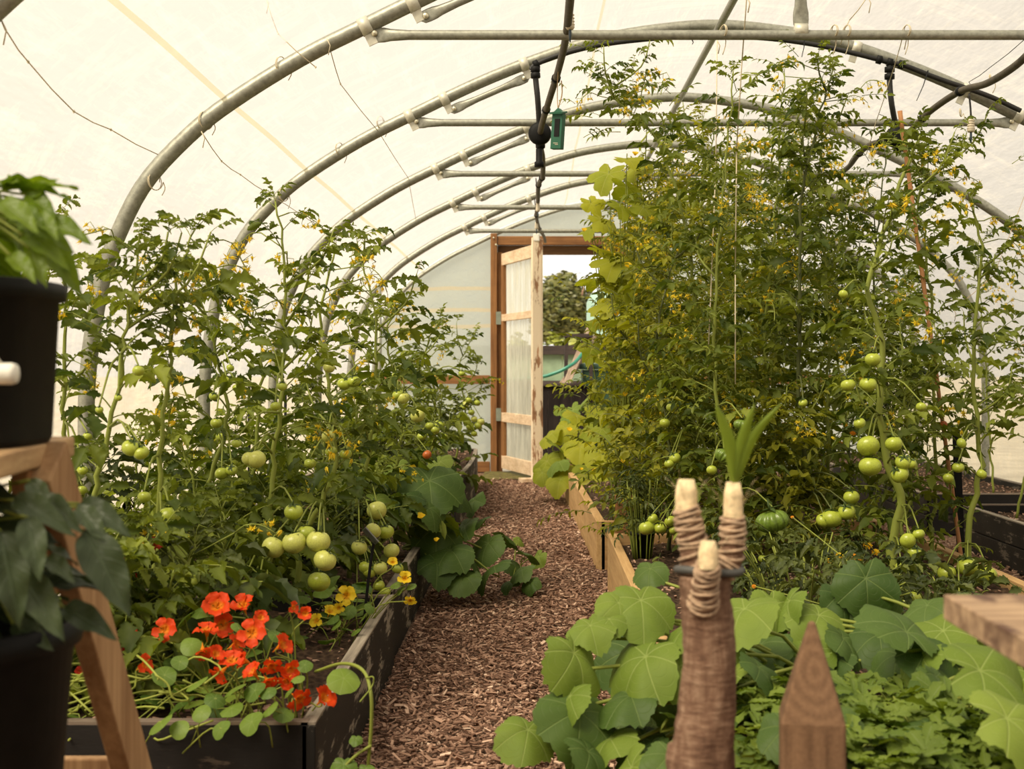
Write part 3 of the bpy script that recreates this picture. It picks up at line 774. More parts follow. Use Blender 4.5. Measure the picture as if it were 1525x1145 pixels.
# fruits
def tomato_mesh(name, ribs, depth, mat, squash=.85, seed=0, n=30, rings=14):
    mb = MB(); V = []
    for i in range(rings + 1):
        ph = pi * i / rings
        for j in range(n):
            a = 2 * pi * j / n; rr = sin(ph) * (1 + depth * (abs(cos(ribs * a / 2)) - .6) * (1 - .3 * cos(ph)))
            z = cos(ph) * squash - .16 * math.exp(-(ph / .38) ** 2)
            V.append((rr * cos(a), rr * sin(a), z))
    i = np.arange(rings)[:, None] * n; j = np.arange(n)[None, :]; k = (j + 1) % n
    mb.add(V, np.stack([i + j, i + n + j, i + n + k, i + k], -1).reshape(-1, 4))
    return mb.mesh(name, mat)
TF = {'g': tomato_mesh('tomato', 5, .03, M['tomato']), 'p': tomato_mesh('tomato', 5, .02, M['tomato_p'], .92), 'r': tomato_mesh('tomato', 5, .03, M['tomato_r'], .95),
      'b': tomato_mesh('tomato', 11, .20, plain('ribbed green tomato skin', (.13, .20, .025), .3, 0, .3, 9, .02), .72, n=66)}
def calyx_mesh():
    mb = MB()
    for k in range(5):
        V, F, A = blade(.85, .34, 5, 3, -.1 + .5 * (k % 2) * .6, .3, 0, 3, .9, 0); V[:, 2] += .02
        mb.add(V @ Rz(2 * pi * k / 5 + .2 * (k % 3)).T + (0, 0, .74), F, 0, A)
    tube(mb, [(0, 0, .72), (.02, 0, 1.0), (.1, 0, 1.3)], .07, 5, 0); return mb.mesh('calyx', M['calyx'])
CALYX = calyx_mesh()
def add_fruit(parent, p, r, kind='g', seed=0):
    q = np.random.default_rng(seed)
    o = place_mesh('tomato', TF[kind], parent, p, (q.normal(0, .3), q.normal(0, .3), q.uniform(0, 6)), float(r))
    if r > .008:
        c = bpy.data.objects.new('calyx', CALYX); C.objects.link(c); c.parent = o
    return o

GRP = {}
def tomato_plant(label, pts, seed, nleaf=26, ls=(.13, .24), fruits=(), ntruss=4, mat='tom_leaf', group=None, r0=.009, tmin=.12, tmpl=None, nshoot=5,
                 shoot=(.12, .3), stem='stem', tone=.5, top=1.0, cat='tomato plant', fine=0, lo=1.0, name='tomato_plant', bare=0.0):
    """pts: world points from the ground to the growing tip"""
    r = np.random.default_rng(seed); tmpl = tmpl or TOM
    P = spline(pts, 34); base = P[0].copy(); t = thing(name, label, cat, base, group)
    S = MB(); Fo = MB()
    tt = np.linspace(0, 1, len(P)); P[1:-1] += r.normal(0, .004, (len(P) - 2, 3)) * np.array([1, 1, .3])
    rad_ = r0 * (1 - .72 * tt); tube(S, P, rad_, 8, 0, True, .5)
    def on(u): i = min(len(P) - 2, int(u * (len(P) - 1))); f = u * (len(P) - 1) - i; return P[i] * (1 - f) + P[i + 1] * f
    az = r.uniform(0, 6.3)
    for k in range(nleaf):
        u = tmin + (1 - tmin) * ((k + r.random() * .8) / nleaf); az += 2.4 + r.normal(0, .3)
        if u < bare and r.random() < .75: continue
        s = r.uniform(*ls) * (1 - .5 * u ** 3) * (lo if u < .5 else 1)
        T_ = tmpl[r.integers(len(tmpl))]
        put(Fo, T_, orient(az, r.uniform(.0, .6) + .35 * u, r.normal(0, .3)), on(min(u, .995)), s, tone + r.normal(0, .14))
    for k in range(nshoot):
        u = r.uniform(max(.3, bare), .95); a = r.uniform(0, 6.3); L_ = r.uniform(*shoot) * top; p = on(u)
        q = p + np.array([cos(a), sin(a), 0]) * L_ * r.uniform(.4, .8) + np.array([0, 0, L_ * r.uniform(.5, 1)])
        Q = spline([p, (p + q) / 2 + np.array([cos(a), sin(a), -.2]) * L_ * .15, q], 7); tube(S, Q, np.linspace(.0045, .002, 7), 5, 0)
        for j in range(6):
            v = Q[1 + j]; put(Fo, tmpl[r.integers(len(tmpl))], orient(a + r.uniform(-1.8, 1.8), r.uniform(0, .9), r.normal(0, .4)), v, r.uniform(*ls) * .55 * (1 - .06 * j), tone + .12 + r.normal(0, .15))
    # fine infill sprigs clustered around the stem
    for k in range(fine):
        u = r.uniform(tmin, 1); a = r.uniform(0, 6.3); d = abs(r.normal(0, .13)) + .03
        p = on(u) + np.array([cos(a) * d, sin(a) * d, r.normal(0, .05)])
        put(Fo, TOMF[r.integers(len(TOMF))], orient(a + r.normal(0, 1.2), r.uniform(-.4, .9), r.normal(0, .5)), p, r.uniform(.07, .14), tone + r.normal(0, .18))
    for k in range(3):    # growing tip
        put(Fo, tmpl[r.integers(len(tmpl))], orient(r.uniform(0, 6.3), r.uniform(.7, 1.3), 0), P[-1], r.uniform(.05, .09), tone + .25)
    # fruits on short stalks
    for k, fr_ in enumerate(fruits):
        px, py, rp = fr_[:3]; kind = fr_[3] if len(fr_) > 3 else 'g'
        dY = fr_[4] if len(fr_) > 4 else -.20
        i0 = int(np.argmin(abs(VY - py - (P[:, 2] - CH) / P[:, 1] * FPX))); Y = P[i0, 1] + dY
        p = at(px, py, Y); rr = rp * Y / FPX
        i = int(np.argmin(np.linalg.norm(P - (p + [0, 0, .06]), axis=1))); a = P[i]
        e = p + np.array([0, 0, rr * .9]); m_ = (a + e) / 2 + np.array([0, 0, .03])
        tube(S, spline([a, m_, e], 6), np.linspace(.0035, .002, 6), 5, 0)
        add_fruit(t, p, rr, kind, seed * 100 + k)
    for k in range(ntruss):
        u = r.uniform(.45, 1.0) if k % 3 else r.uniform(.8, 1); a = r.uniform(0, 6.3); p = on(u)
        off = np.array([cos(a), sin(a), r.uniform(-.1, .6)]) * r.uniform(.02, .14)
        tube(S, [p, p + off], .0018, 4, 0)
        place_mesh('flower_truss', TRUSS[r.integers(5)], t, p + off, (r.normal(0, .4), r.normal(0, .4), a), r.uniform(.8, 1.25))
    keep_in(S); keep_in(Fo); S.build('stem', M[stem], t)
    Fo.build('foliage', [M[mat], M[stem]], t)
    return t
def px_path(pts, Y, dY=0.0, ground=.19):
    """image points lowest first at one distance; the foot is dropped to the soil"""
    out = []
    n = len(pts)
    for i, (x, y) in enumerate(pts):
        p = at(x, y, Y + dY * i / max(1, n - 1)); out.append(p)
    if out[0][2] > ground + .03: out.insert(0, out[0] * [1, 1, 0] + np.array([.0, .01, ground]))
    out[0][2] = ground
    return out
# ------------------------------------------------------------------ tomatoes in the beds on the door-hand side
GL = 'staked tomato vines in the dark bed'
tomato_plant('slim tomato vine in the corner behind the upper black bucket', px_path([(97, 950), (100, 760), (95, 600), (97, 460), (95, 405)], 3.5), 11, 20, (.12, .22),
             [(123, 700, 8), (122, 730, 8), (105, 690, 7), (118, 818, 11), (112, 760, 9), (130, 650, 7)], 2, tmpl=TOMC, nshoot=3, mat='tom_leaf')
tomato_plant('tall curving tomato vine in front of the nearest hoop, forked yellow-flowered top', px_path([(112, 985), (135, 790), (150, 690), (178, 560), (192, 470), (206, 360)], 3.15), 12, 20, (.12, .21),
             [(206, 552, 9), (195, 667, 14), (210, 674, 12), (176, 552 + 40, 6), (195, 918, 10), (170, 950, 10), (168, 868, 10), (148, 610, 6)], 6, tmpl=TOMC, nshoot=3, r0=.009, bare=.35)
tomato_plant('tomato vine with straight pale stem ending in a tight bud cluster, between two hoops', px_path([(228, 975), (232, 830), (240, 650), (252, 540), (262, 430), (284, 352)], 3.3), 13, 18, (.12, .22),
             [(252, 770, 18), (240, 790, 14), (215, 740, 10), (260, 850, 12), (285, 868, 10), (262, 905, 10), (228, 880, 9)], 5, tmpl=TOMC, nshoot=3, r0=.0085, bare=.5)
tomato_plant('slim tomato vine with a single arching flower spray before the second hoop', px_path([(300, 945), (302, 760), (338, 620), (322, 530), (300, 440)], 3.9), 14, 20, (.13, .22),
             [(337, 568, 9), (353, 578, 7), (343, 548, 6), (322, 630, 9), (318, 590, 7), (330, 705, 10), (345, 700, 9)], 3, tmpl=TOMC, nshoot=3)
tomato_plant('tallest tomato vine of the dark beds, its top reaching the second hoop', px_path([(392, 950), (400, 820), (406, 690), (421, 560), (424, 430), (410, 300)], 3.6), 15, 20, (.12, .21),
             [(382, 684, 14, 'p'), (371, 683, 11, 'p'), (437, 762, 14), (373, 886, 11), (364, 870, 9), (386, 872, 9), (396, 890, 9), (410, 605, 8), (420, 575, 8), (352, 660, 8)], 8, tmpl=TOMC, nshoot=3, r0=.009, bare=.45)
tomato_plant('bushy tomato vine behind the tallest one, leafy to knee height', px_path([(352, 860), (372, 740), (384, 620), (388, 520), (372, 455)], 4.4), 16, 23, (.14, .24),
             [(330, 650, 9), (350, 688, 10), (362, 705, 8), (395, 760, 8)], 3, tmpl=TOMC, nshoot=3)
tomato_plant('tomato vine laden with big green fruit hanging over the path edge of the front bed', px_path([(445, 925), (452, 800), (498, 700), (492, 590), (476, 480), (500, 368)], 3.95), 17, 21, (.13, .22),
             [(407, 815, 17, 'p', -.62), (438, 808, 18, 'p', -.62), (456, 795, 15, 'g', -.55), (474, 806, 18, 'p', -.62), (484, 834, 17, 'p', -.62), (475, 866, 17, 'g', -.55), (490, 547, 9, 'p'), (489, 650, 10, 'p'), (493, 672, 9), (515, 676, 9), (462, 690, 9)], 5, tmpl=TOMC, nshoot=3, r0=.010)
tomato_plant('tomato vine with a feathery pale top just in front of the third hoop', px_path([(520, 862), (530, 760), (552, 660), (560, 560), (558, 460), (532, 362)], 4.55), 18, 23, (.13, .23),
             [(512, 572, 10), (527, 568, 10), (545, 845, 11, 'g', -.5), (535, 815, 12, 'p', -.5), (556, 790, 12, 'p', -.5), (583, 820, 12, 'p', -.45), (566, 846, 11, 'p', -.5), (550, 850, 11, 'g', -.5), (575, 792, 12, 'g', -.45), (592, 846, 9, 'g', -.5),
              (564, 872, 9, 'g', -.5), (573, 882, 9, 'g', -.5), (532, 878, 8, 'g', -.5), (561, 760, 15, 'p', -.3), (541, 765, 8)], 6, tmpl=TOMC, nshoot=3)
tomato_plant('tomato vine with pale round fruit in pairs at the middle of the dark bed row', px_path([(565, 812), (585, 720), (600, 620), (578, 520), (585, 455)], 5.2), 19, 30, (.14, .24),
             [(600, 592, 10, 'p'), (593, 588, 9), (622, 619, 11, 'p'), (640, 634, 7), (648, 640, 7), (590, 560, 7), (636, 677, 7, 'r')], 4)
tomato_plant('loose pale tomato vine before the milky end wall, reaching above the timber rail', px_path([(620, 765), (640, 690), (648, 600), (636, 520), (655, 478)], 6.1), 20, 30, (.14, .24),
             [(655, 632, 8), (660, 650, 7), (642, 645, 7), (628, 650, 7), (688, 556, 5)], 4)
tomato_plant('last tomato vine of the row, with a long truss of small cherry fruit', px_path([(676, 705), (684, 640), (690, 590), (684, 545), (706, 500)], 8.3), 21, 24, (.14, .24),
             [(694, 602, 5, 'p'), (711, 600, 5), (702, 614, 5), (694, 624, 6), (706, 624, 5, 'p'), (716, 628, 6, 'p'), (700, 636, 6), (712, 634, 6), (690, 606, 5), (706, 646, 5), (698, 596, 5), (688, 618, 5), (672, 646, 6), (682, 650, 6), (664, 640, 5)], 3, mat='tom_leaf', r0=.008)
r = np.random.default_rng(5)
GB = 'leafy young tomato plants filling the middle of the dark beds'
for k, (px, top, Y) in enumerate([(150, 700, 3.5), (205, 790, 2.95), (330, 760, 3.6), (290, 810, 3.15), (265, 640, 4.2), (440, 640, 4.9), (470, 560, 5.4), (405, 730, 4.2), (500, 640, 5.8), (545, 600, 6.6), (600, 560, 7.4), (560, 700, 5.0), (625, 540, 8.6), (160, 830, 2.85),
                                  (640, 570, 9.3), (500, 760, 4.35), (300, 690, 4.9), (210, 640, 4.5), (590, 640, 6.5), (370, 610, 5.3), (520, 480, 6.2), (655, 610, 8.0)]):
    b = at(px, top, Y); p0 = b * [1, 1, 0] + [r.normal(0, .03), 0, .18]
    tomato_plant('leafy green tomato plant standing among the tall vines of the dark weathered beds', [p0, (p0 + b) / 2 + [r.normal(0, .03), 0, 0], b], 60 + k, 22, (.15, .26), (), 1, group=GB, tmpl=TOMC if Y < 5 else TOM,
                 mat='tom_leaf_d' if k % 3 == 0 else 'tom_leaf', nshoot=3, shoot=(.08, .16), tmin=.02, lo=1.15)

# ------------------------------------------------------------------ the tall jungle in the pale beds
tomato_plant('thick-stemmed tomato vine with big green fruit, standing alone over the squash leaves', px_path([(1343, 905), (1328, 830), (1343, 745), (1322, 690), (1310, 600), (1313, 500), (1292, 430), (1322, 330), (1352, 245), (1372, 200)], 4.2), 31, 24, (.13, .22),
             [(1293, 664, 17), (1296, 694, 17), (1331, 661, 13), (1345, 688, 12), (1340, 706, 14), (1300, 535, 12), (1293, 572, 13), (1263, 573, 11), (1280, 630, 9), (1372, 606, 8), (1352, 805, 12), (1362, 822, 11), (1368, 795, 9), (1356, 690, 9),
              (1342, 905 - 60, 9), (1362, 890, 11), (1346, 897, 11), (1256, 438, 7)], 5, tmpl=TOMC, r0=.0155, bare=.3, mat='tom_leaf', stem='stem')
tomato_plant('leggy bare-stemmed tomato vine beside the side wall path, black cane behind it', px_path([(1440, 850), (1446, 760), (1461, 690), (1452, 600), (1452, 480), (1462, 380), (1448, 300)], 4.5), 32, 22, (.13, .22),
             [(1410, 853, 14, 'g', -0.25), (1441, 844, 16, 'g', -0.25), (1470, 857, 15, 'g', -0.25), (1427, 696, 9, 'g', -0.25), (1462, 706, 8, 'g', -0.25), (1412, 712, 8, 'g', -0.25), (1432, 660, 8, 'g', -0.25)], 4, tmpl=TOMC, r0=.013, bare=.45, mat='tom_leaf')
tomato_plant('tomato vine whose leaning top shoot stands highest against the roof, far from the door', px_path([(1205, 860), (1200, 720), (1188, 560), (1192, 430), (1194, 300), (1216, 190), (1240, 105)], 4.9), 33, 40, (.13, .22),
             [(1238, 772, 16, 'g', -0.5), (1261, 762, 13, 'g', -0.5), (1268, 740, 12, 'g', -0.5), (1226, 775, 11, 'g', -0.5), (1196, 600, 7, 'g', -0.5)], 8, tmpl=TOMC, r0=.010, stem='stem_d', mat='tom_leaf', fine=60)
tomato_plant('tomato vine with ribbed dark green beefsteak fruit near the ground', px_path([(1100, 900), (1096, 760), (1070, 600), (1064, 440), (1078, 280), (1092, 108)], 4.6), 34, 40, (.13, .22),
             [(1150, 776, 24, 'b', -0.4), (1078, 680, 14, 'b', -0.4), (1105, 633, 12, 'b', -0.4), (1125, 856, 8, 'g', -0.4), (1060, 700, 8, 'g', -0.4), (1136, 832, 7, 'g', -0.4)], 7, tmpl=TOMC, r0=.009, mat='tom_leaf', fine=60)
tomato_plant('tomato vine throwing a long bare shoot toward the green gauge', px_path([(1045, 850), (1032, 640), (1035, 480), (1020, 330), (980, 212), (930, 160), (880, 105)], 5.2), 35, 44, (.12, .20),
             [(1000, 606, 8, 'g', -0.5), (990, 630, 8, 'g', -0.5), (1005, 682, 9, 'g', -0.5), (997, 690, 8, 'g', -0.5), (963, 786, 12, 'g', -0.5), (983, 786, 10, 'g', -0.5), (998, 776, 9, 'g', -0.5), (972, 772, 8, 'g', -0.5), (1003, 790, 7, 'g', -0.5)], 9, tmpl=TOMC, r0=.009, mat='tom_leaf', fine=60)
tomato_plant('tomato vine with yellow blossom sprays spread under the second crop bar', px_path([(1160, 880), (1150, 700), (1140, 520), (1150, 380), (1160, 240), (1168, 108)], 5.3), 36, 44, (.13, .22), [(1292, 520, 6)], 10, r0=.009, mat='tom_leaf', fine=60)
tomato_plant('tomato vine twisting up the orange bamboo cane', px_path([(1385, 850), (1392, 700), (1388, 520), (1380, 380), (1370, 290), (1420, 235)], 4.9), 37, 34, (.12, .22), [(1420, 640, 7), (1405, 632, 6, 'r')], 8, tmpl=TOMC, r0=.008, fine=20)
r = np.random.default_rng(17)
GR = 'tangled tomato vines filling the pale timber beds'
spots = [(.52, 5.15, 1.45), (.80, 5.6, 1.9), (1.10, 5.0, 1.75), (1.35, 5.3, 1.75), (.55, 6.1, 1.80), (.86, 6.2, 2.03), (1.16, 6.1, 2.0), (1.42, 6.3, 1.85), (.50, 6.6, 1.62), (.68, 6.8, 1.98), (1.0, 6.9, 2.05),
         (1.30, 6.9, 1.95), (.60, 7.3, 1.80), (.78, 7.5, 1.95), (1.12, 7.6, 2.0), (1.42, 7.4, 1.9), (.66, 8.1, 1.8), (.80, 8.3, 1.9), (1.15, 8.4, 1.9), (.72, 8.9, 1.7), (.9, 9.3, 1.85), (1.3, 9.2, 1.8), (.75, 9.7, 1.6), (.85, 10.2, 1.7), (1.3, 10.1, 1.7),
         (.95, 5.35, 1.35), (1.25, 4.7, 1.2), (.42, 5.75, 1.1), (.70, 5.0, .95), (.95, 4.75, .8), (1.42, 5.8, 1.3)]
for k, (x, y, z) in enumerate(spots):
    b = np.array([x + r.normal(0, .06), y, z + r.normal(0, .04)]); p0 = np.array([x, y, .18]); m1 = (p0 * 2 + b) / 3 + [r.normal(0, .05), r.normal(0, .05), 0]; m2 = (p0 + b * 2) / 3 + [r.normal(0, .05), r.normal(0, .05), 0]
    tomato_plant('tangled yellow-flowered tomato vine in the tall mass filling the pale timber beds', [p0, m1, m2, b], 400 + k, 44, (.13, .22), (), 9 if y < 8 else 5, group=GR, tmpl=TOM, mat='tom_leaf_y' if (x < .6 or k % 4 == 1) else 'tom_leaf', nshoot=9,
                 shoot=(.12, .32), stem='stem' if k % 3 else 'stem_d', r0=.008, tmin=.05, fine=110 if x < .95 else 70)
# side wall bed
GS = 'tomato vines in the side wall beds'
for k, (x, y, z) in enumerate([(2.35, 5.2, 1.30), (2.5, 5.9, 1.35), (2.3, 6.4, 1.45), (2.6, 7.6, 1.5), (2.35, 8.2, 1.5), (2.55, 9.0, 1.5), (2.3, 9.8, 1.5), (2.65, 4.9, 1.0), (2.25, 4.55, 1.05)]):
    b = np.array([x + r.normal(0, .05), y, z]); p0 = np.array([x, y, .18])
    tomato_plant('slender tomato vine in the dark plank bed along the side wall', [p0, (p0 + b) / 2 + [r.normal(0, .04), 0, 0], b], 500 + k, 26, (.15, .24), (), 4, group=GS, tmpl=TOMC if y < 6.2 else TOM, r0=.007, nshoot=5, tmin=.25)
# ------------------------------------------------------------------ big-leaved plants
def vine_plant(name, label, cat, crown, leaves, seed, mats, T_=None, stalk=.004, flowers=(), lowtone=.5, down=True, group=None, pitch=(.35, .95), sm='stem', azr=.9):
    """leaves: (px, py, distance, radius px, material index, [az, pitch, roll])"""
    r = np.random.default_rng(seed); T_ = T_ or PAL; t = thing(name, label, cat, crown, group); S = MB(); Fo = MB()
    crown = np.asarray(crown, float)
    for lf_ in leaves:
        px, py, Y, rp, mi = lf_[:5]; c = at(px, py, Y); s = rp * Y / FPX
        az, pt, ro = lf_[5] if len(lf_) > 5 else (-pi / 2 + r.normal(0, azr), r.uniform(*pitch), r.normal(0, .3))
        R = Rz(az) @ Ry(pt) @ Rx(ro)
        c = c - R @ np.array([.15 * s, 0, 0])
        put(Fo, T_[r.integers(len(T_))], R, c, s, r.uniform(.2, .85), (mi, mi), r)
        a = crown + r.normal(0, .03, 3) * [1, 1, 0]; m_ = (a + c) / 2 + np.array([0, 0, .04]); m_[2] = max(m_[2], .1)
        e = c - R @ np.array([0, 0, .003]); tube(S, spline([a, m_, e - np.array([0, 0, .05 * min(1, s * 8)]), e], 9), np.linspace(stalk * 1.2, stalk * .7, 9), 6)
    S.build('stem', M[sm], t)
    if flowers:
        for (px, py, Y, rp) in flowers:
            F_ = MB(); c = at(px, py, Y)
            for k in range(5):
                V, F, A = blade(1.1, .75, 6, 3, -.1, .3, 0, 3, .5, .02); A[:, 1] = A[:, 1] * .5 + .5
                F_.add(xf(V, Rx(r.uniform(.3, .9)) @ Rz(2 * pi * k / 5) @ Ry(-.7), c, rp * Y / FPX), F, 0, A)
            F_.build('flower', M['nas_yel'], t, origin=c)
    Fo.build('foliage', [M[m] for m in mats], t)
    return t
def Yz(py, z): return (CH - z) * FPX / (py - VY)

r = np.random.default_rng(3)
LV = []
for (px, py, rp, mi) in [(955, 900, 52, 0), (1106, 912, 60, 0), (956, 985, 66, 0), (858, 980, 58, 0), (846, 1042, 44, 0), (785, 1092, 46, 0), (862, 1068, 66, 1), (1012, 1000, 44, 0), (918, 900, 30, 0), (905, 925, 30, 0),
                         (968, 850, 28, 1), (880, 935, 36, 0), (1018, 940, 40, 0), (905, 1105, 52, 0), (935, 1040, 50, 1), (965, 1130, 50, 1), (1000, 1070, 44, 1), (1070, 962, 42, 0), (1085, 1010, 44, 0)]:
    z = .44 - max(0, py - 900) * .0011; LV.append((px, py, Yz(py, z), rp, mi))
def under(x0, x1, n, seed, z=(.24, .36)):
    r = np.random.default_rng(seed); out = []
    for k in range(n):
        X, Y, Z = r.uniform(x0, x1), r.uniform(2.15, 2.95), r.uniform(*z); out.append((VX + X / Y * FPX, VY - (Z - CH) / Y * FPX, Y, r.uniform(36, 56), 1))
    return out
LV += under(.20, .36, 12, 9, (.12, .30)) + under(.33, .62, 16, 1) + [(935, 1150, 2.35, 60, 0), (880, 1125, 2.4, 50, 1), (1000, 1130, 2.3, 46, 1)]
vine_plant('cucumber_plant', 'light green cucumber plant sprawling over the path edge around the twine-bound stump', 'cucumber plant', (.62, 2.75, .2), LV, 71, ['cuc', 'cuc_d', 'cuc_y'])
LV = []
for (px, py, rp, mi) in [(1128, 965, 58, 1), (1150, 905, 40, 0), (1172, 900, 42, 0), (1218, 920, 46, 0), (1200, 975, 44, 0), (1290, 868, 46, 1), (1258, 955, 42, 1), (1138, 1035, 42, 0), (1290, 890, 52, 1), (1345, 935, 62, 1), (1310, 950, 48, 1),
                         (1250, 890, 34, 1), (1105, 1075, 40, 0), (1160, 1010, 40, 0)]:
    z = .40 - max(0, py - 900) * .0011
    LV.append((px, py, Yz(py, z), rp, mi))
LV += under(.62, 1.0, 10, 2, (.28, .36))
LV[5] = (1290, 868, 2.9, 48, 1, (-pi / 2, 1.15, .05)); LV[9] = (1345, 935, 2.55, 64, 1, (pi / 2 + .3, -.55, .2))
vine_plant('cucumber_plant', 'mid green cucumber plant behind the pointed stake, one heart-shaped leaf facing us', 'cucumber plant', (.98, 2.75, .2), LV, 72, ['cuc', 'cuc_d', 'cuc_y'], azr=.7)
LV = []
for (px, py, rp, mi) in [(1400, 945, 60, 0), (1372, 985, 42, 0), (1438, 915, 40, 0), (1470, 1000, 74, 0), (1505, 1070, 72, 0), (1400, 1030, 52, 1), (1500, 930, 44, 1), (1540, 1010, 60, 0), (1425, 1075, 40, 1), (1450, 900, 36, 1), (1520, 1130, 50, 0), (1380, 905, 38, 1)]:
    z = .42 - max(0, py - 900) * .0009; LV.append((px, py, Yz(py, z), rp, mi))
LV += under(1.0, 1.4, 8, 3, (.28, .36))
LV[3] = (1470, 1000, 2.15, 78, 0, (0.15, .12, .55)); LV[4] = (1510, 1072, 2.0, 78, 0, (.1, .2, .6))
vine_plant('cucumber_plant', 'light green cucumber plant with broad leaves under the rough table corner', 'cucumber plant', (1.3, 2.65, .2), LV, 73, ['cuc', 'cuc_d', 'cuc_y'])

# melon seedlings with lobed leaves in the foreground
def lobed_leaf(seed):
    r = np.random.default_rng(seed); VV = []; FF = []; AA = []; n0 = 0
    for k, (t, sg) in enumerate([(1.0, 0), (.75, 1), (.75, -1), (.45, 1), (.45, -1), (.2, 1), (.2, -1)]):
        V, F, A = blade((.5, .45, .45, .42, .42, .3, .3)[k] * r.uniform(.85, 1.1), .62, 7, 5, .15, .2, .35, 2, .45, .05, r, .5, .4)
        R = Rz(sg * r.uniform(.7, 1.1)) @ Ry(r.uniform(-.1, .3)); V = V @ R.T + (.62 * t - .05, 0, .1 * t - .15 * t * t + .004 * k)
        VV.append(V); FF.append(F + n0); AA.append(A); n0 += len(V)
    V, F, A = blade(.75, .16, 6, 3, .05, .1, 0, 2, .5); VV.append(V); FF.append(F + n0); AA.append(A)
    return T(np.concatenate(VV), np.concatenate(FF), np.concatenate(AA))
LOB = [lobed_leaf(k) for k in range(6)]
def low_plant(name, label, cat, x0, x1, y0, y1, z0, z1, n, s, seed, tmpl, mat, group=None):
    r = np.random.default_rng(seed); c = np.array([(x0 + x1) / 2, (y0 + y1) / 2, .19]); t = thing(name, label, cat, c, group); S = MB(); F = MB()
    for k in range(n):
        p = np.array([r.uniform(x0, x1), r.uniform(y0, y1), r.uniform(z0, z1)]); a = c + (p - c) * [.5, .5, 0]
        if k % 2 == 0: tube(S, spline([a, (a + p) / 2 + [0, 0, .03], p], 6), np.linspace(.003, .002, 6), 4)
        put(F, tmpl[r.integers(len(tmpl))], orient(r.uniform(0, 6.3), r.uniform(-.4, .7), r.normal(0, .3)), p, s * r.uniform(.65, 1.2), r.uniform(.2, .85))
    S.build('stem', M['stem'], t); F.build('foliage', M[mat], t); return t
W1 = [(.36, .60, 'low melon vine with cut leaves at the foot of the twine-bound stump, beside the path'), (.58, .80, 'low melon vine with cut leaves between the stump and the pointed stake'), (.78, 1.02, 'low melon vine with cut leaves just past the pointed stake'),
      (1.0, 1.26, 'low melon vine with cut leaves in front of the broad cucumber leaves below the table')]
for k, (a, b, lb) in enumerate(W1): low_plant('melon_plant', lb, 'melon plant', a, b, 1.98, 2.62, .24, .36 if k > 1 else .31, 150, .085, 80 + k, LOB, 'weed')
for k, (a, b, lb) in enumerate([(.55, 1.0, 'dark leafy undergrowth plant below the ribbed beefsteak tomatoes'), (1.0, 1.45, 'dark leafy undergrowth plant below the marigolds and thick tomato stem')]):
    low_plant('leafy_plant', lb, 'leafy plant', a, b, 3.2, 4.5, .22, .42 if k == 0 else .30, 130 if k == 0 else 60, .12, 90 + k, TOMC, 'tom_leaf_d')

# cucumber spilling onto the path
LV = [(640, 722, 5.1, 50, 0, (-pi / 2 + .2, .75, .1)), (612, 712, 5.2, 29, 0), (600, 742, 5.0, 32, 0), (560, 748, 4.9, 27, 1), (682, 738, 5.2, 29, 0), (655, 690, 5.5, 23, 1), (625, 690, 5.4, 23, 1), (706, 748, 5.3, 23, 0), (650, 790, 5.1, 39, 0), (690, 786, 5.2, 32, 0),
      (668, 822, 5.05, 41, 0), (700, 832, 5.1, 34, 0), (726, 812, 5.2, 29, 0), (752, 800, 5.4, 23, 0), (735, 846, 5.1, 34, 0), (650, 840, 5.0, 34, 0), (690, 860, 5.0, 29, 0), (590, 700, 5.5, 25, 1), (570, 720, 5.2, 25, 0), (640, 760, 5.0, 29, 0), (715, 775, 5.3, 23, 0)]
vine_plant('cucumber_plant', 'dark green cucumber plant spilling from the left bed down onto the wood chips', 'cucumber plant', (-.50, 5.2, .2), LV, 74, ['cuc_d', 'cuc'], flowers=[(615, 700, 5.2, 8), (628, 771, 4.9, 9), (650, 806, 4.9, 6)])
LV = [(776, 850, 5.3, 25, 0), (784, 826, 5.5, 20, 0), (802, 830, 5.6, 16, 1), (772, 804, 5.8, 10, 1), (764, 840, 5.4, 20, 0), (760, 868, 5.3, 16, 0), (790, 868, 5.25, 16, 0)]
vine_plant('cucumber_plant', 'small young cucumber runner lying at mid path on the wood chips', 'cucumber plant', (-.07, 5.55, .01), LV, 75, ['cuc_d', 'cuc'], stalk=.0025)
# squash by the door
LV = [(814, 690, 9.0, 27, 1), (828, 664, 9.0, 24, 1), (848, 700, 8.8, 27, 1), (834, 716, 8.7, 21, 1), (864, 668, 8.9, 24, 0), (876, 700, 8.7, 24, 1), (896, 680, 8.6, 24, 0), (841, 640, 9.2, 21, 0), (820, 648, 9.2, 21, 0), (858, 620, 9.3, 21, 0), (884, 640, 9.0, 24, 1),
      (808, 706, 8.9, 17, 1), (901, 712, 8.5, 21, 1), (846, 660, 9.0, 21, 0), (891, 610, 9.2, 22, 0), (866, 716, 8.5, 21, 0), (916, 650, 8.8, 24, 1), (831, 690, 8.8, 21, 2)]
vine_plant('squash_plant', 'yellow-green squash plant crowding the far bed end beside the doorway', 'squash plant', (.38, 9.0, .2), LV, 76, ['cuc_y', 'cuc_y', 'cuc'], stalk=.005, flowers=[(848, 642, 9.0, 6), (885, 703, 8.4, 6), (866, 700, 8.5, 4)])
LV = [(854, 612, 10.0, 18, 0), (868, 600, 10.0, 18, 0), (846, 625, 10.0, 16, 0), (886, 622, 10, 13, 0), (864, 640, 9.9, 17, 0), (836, 612, 10.1, 14, 0)]
vine_plant('squash_plant', 'green deeply cut squash leaves just inside the doorway, behind the yellow ones', 'squash plant', (.40, 10.1, .2), LV, 77, ['cuc', 'cuc_y'], T_=PALL)
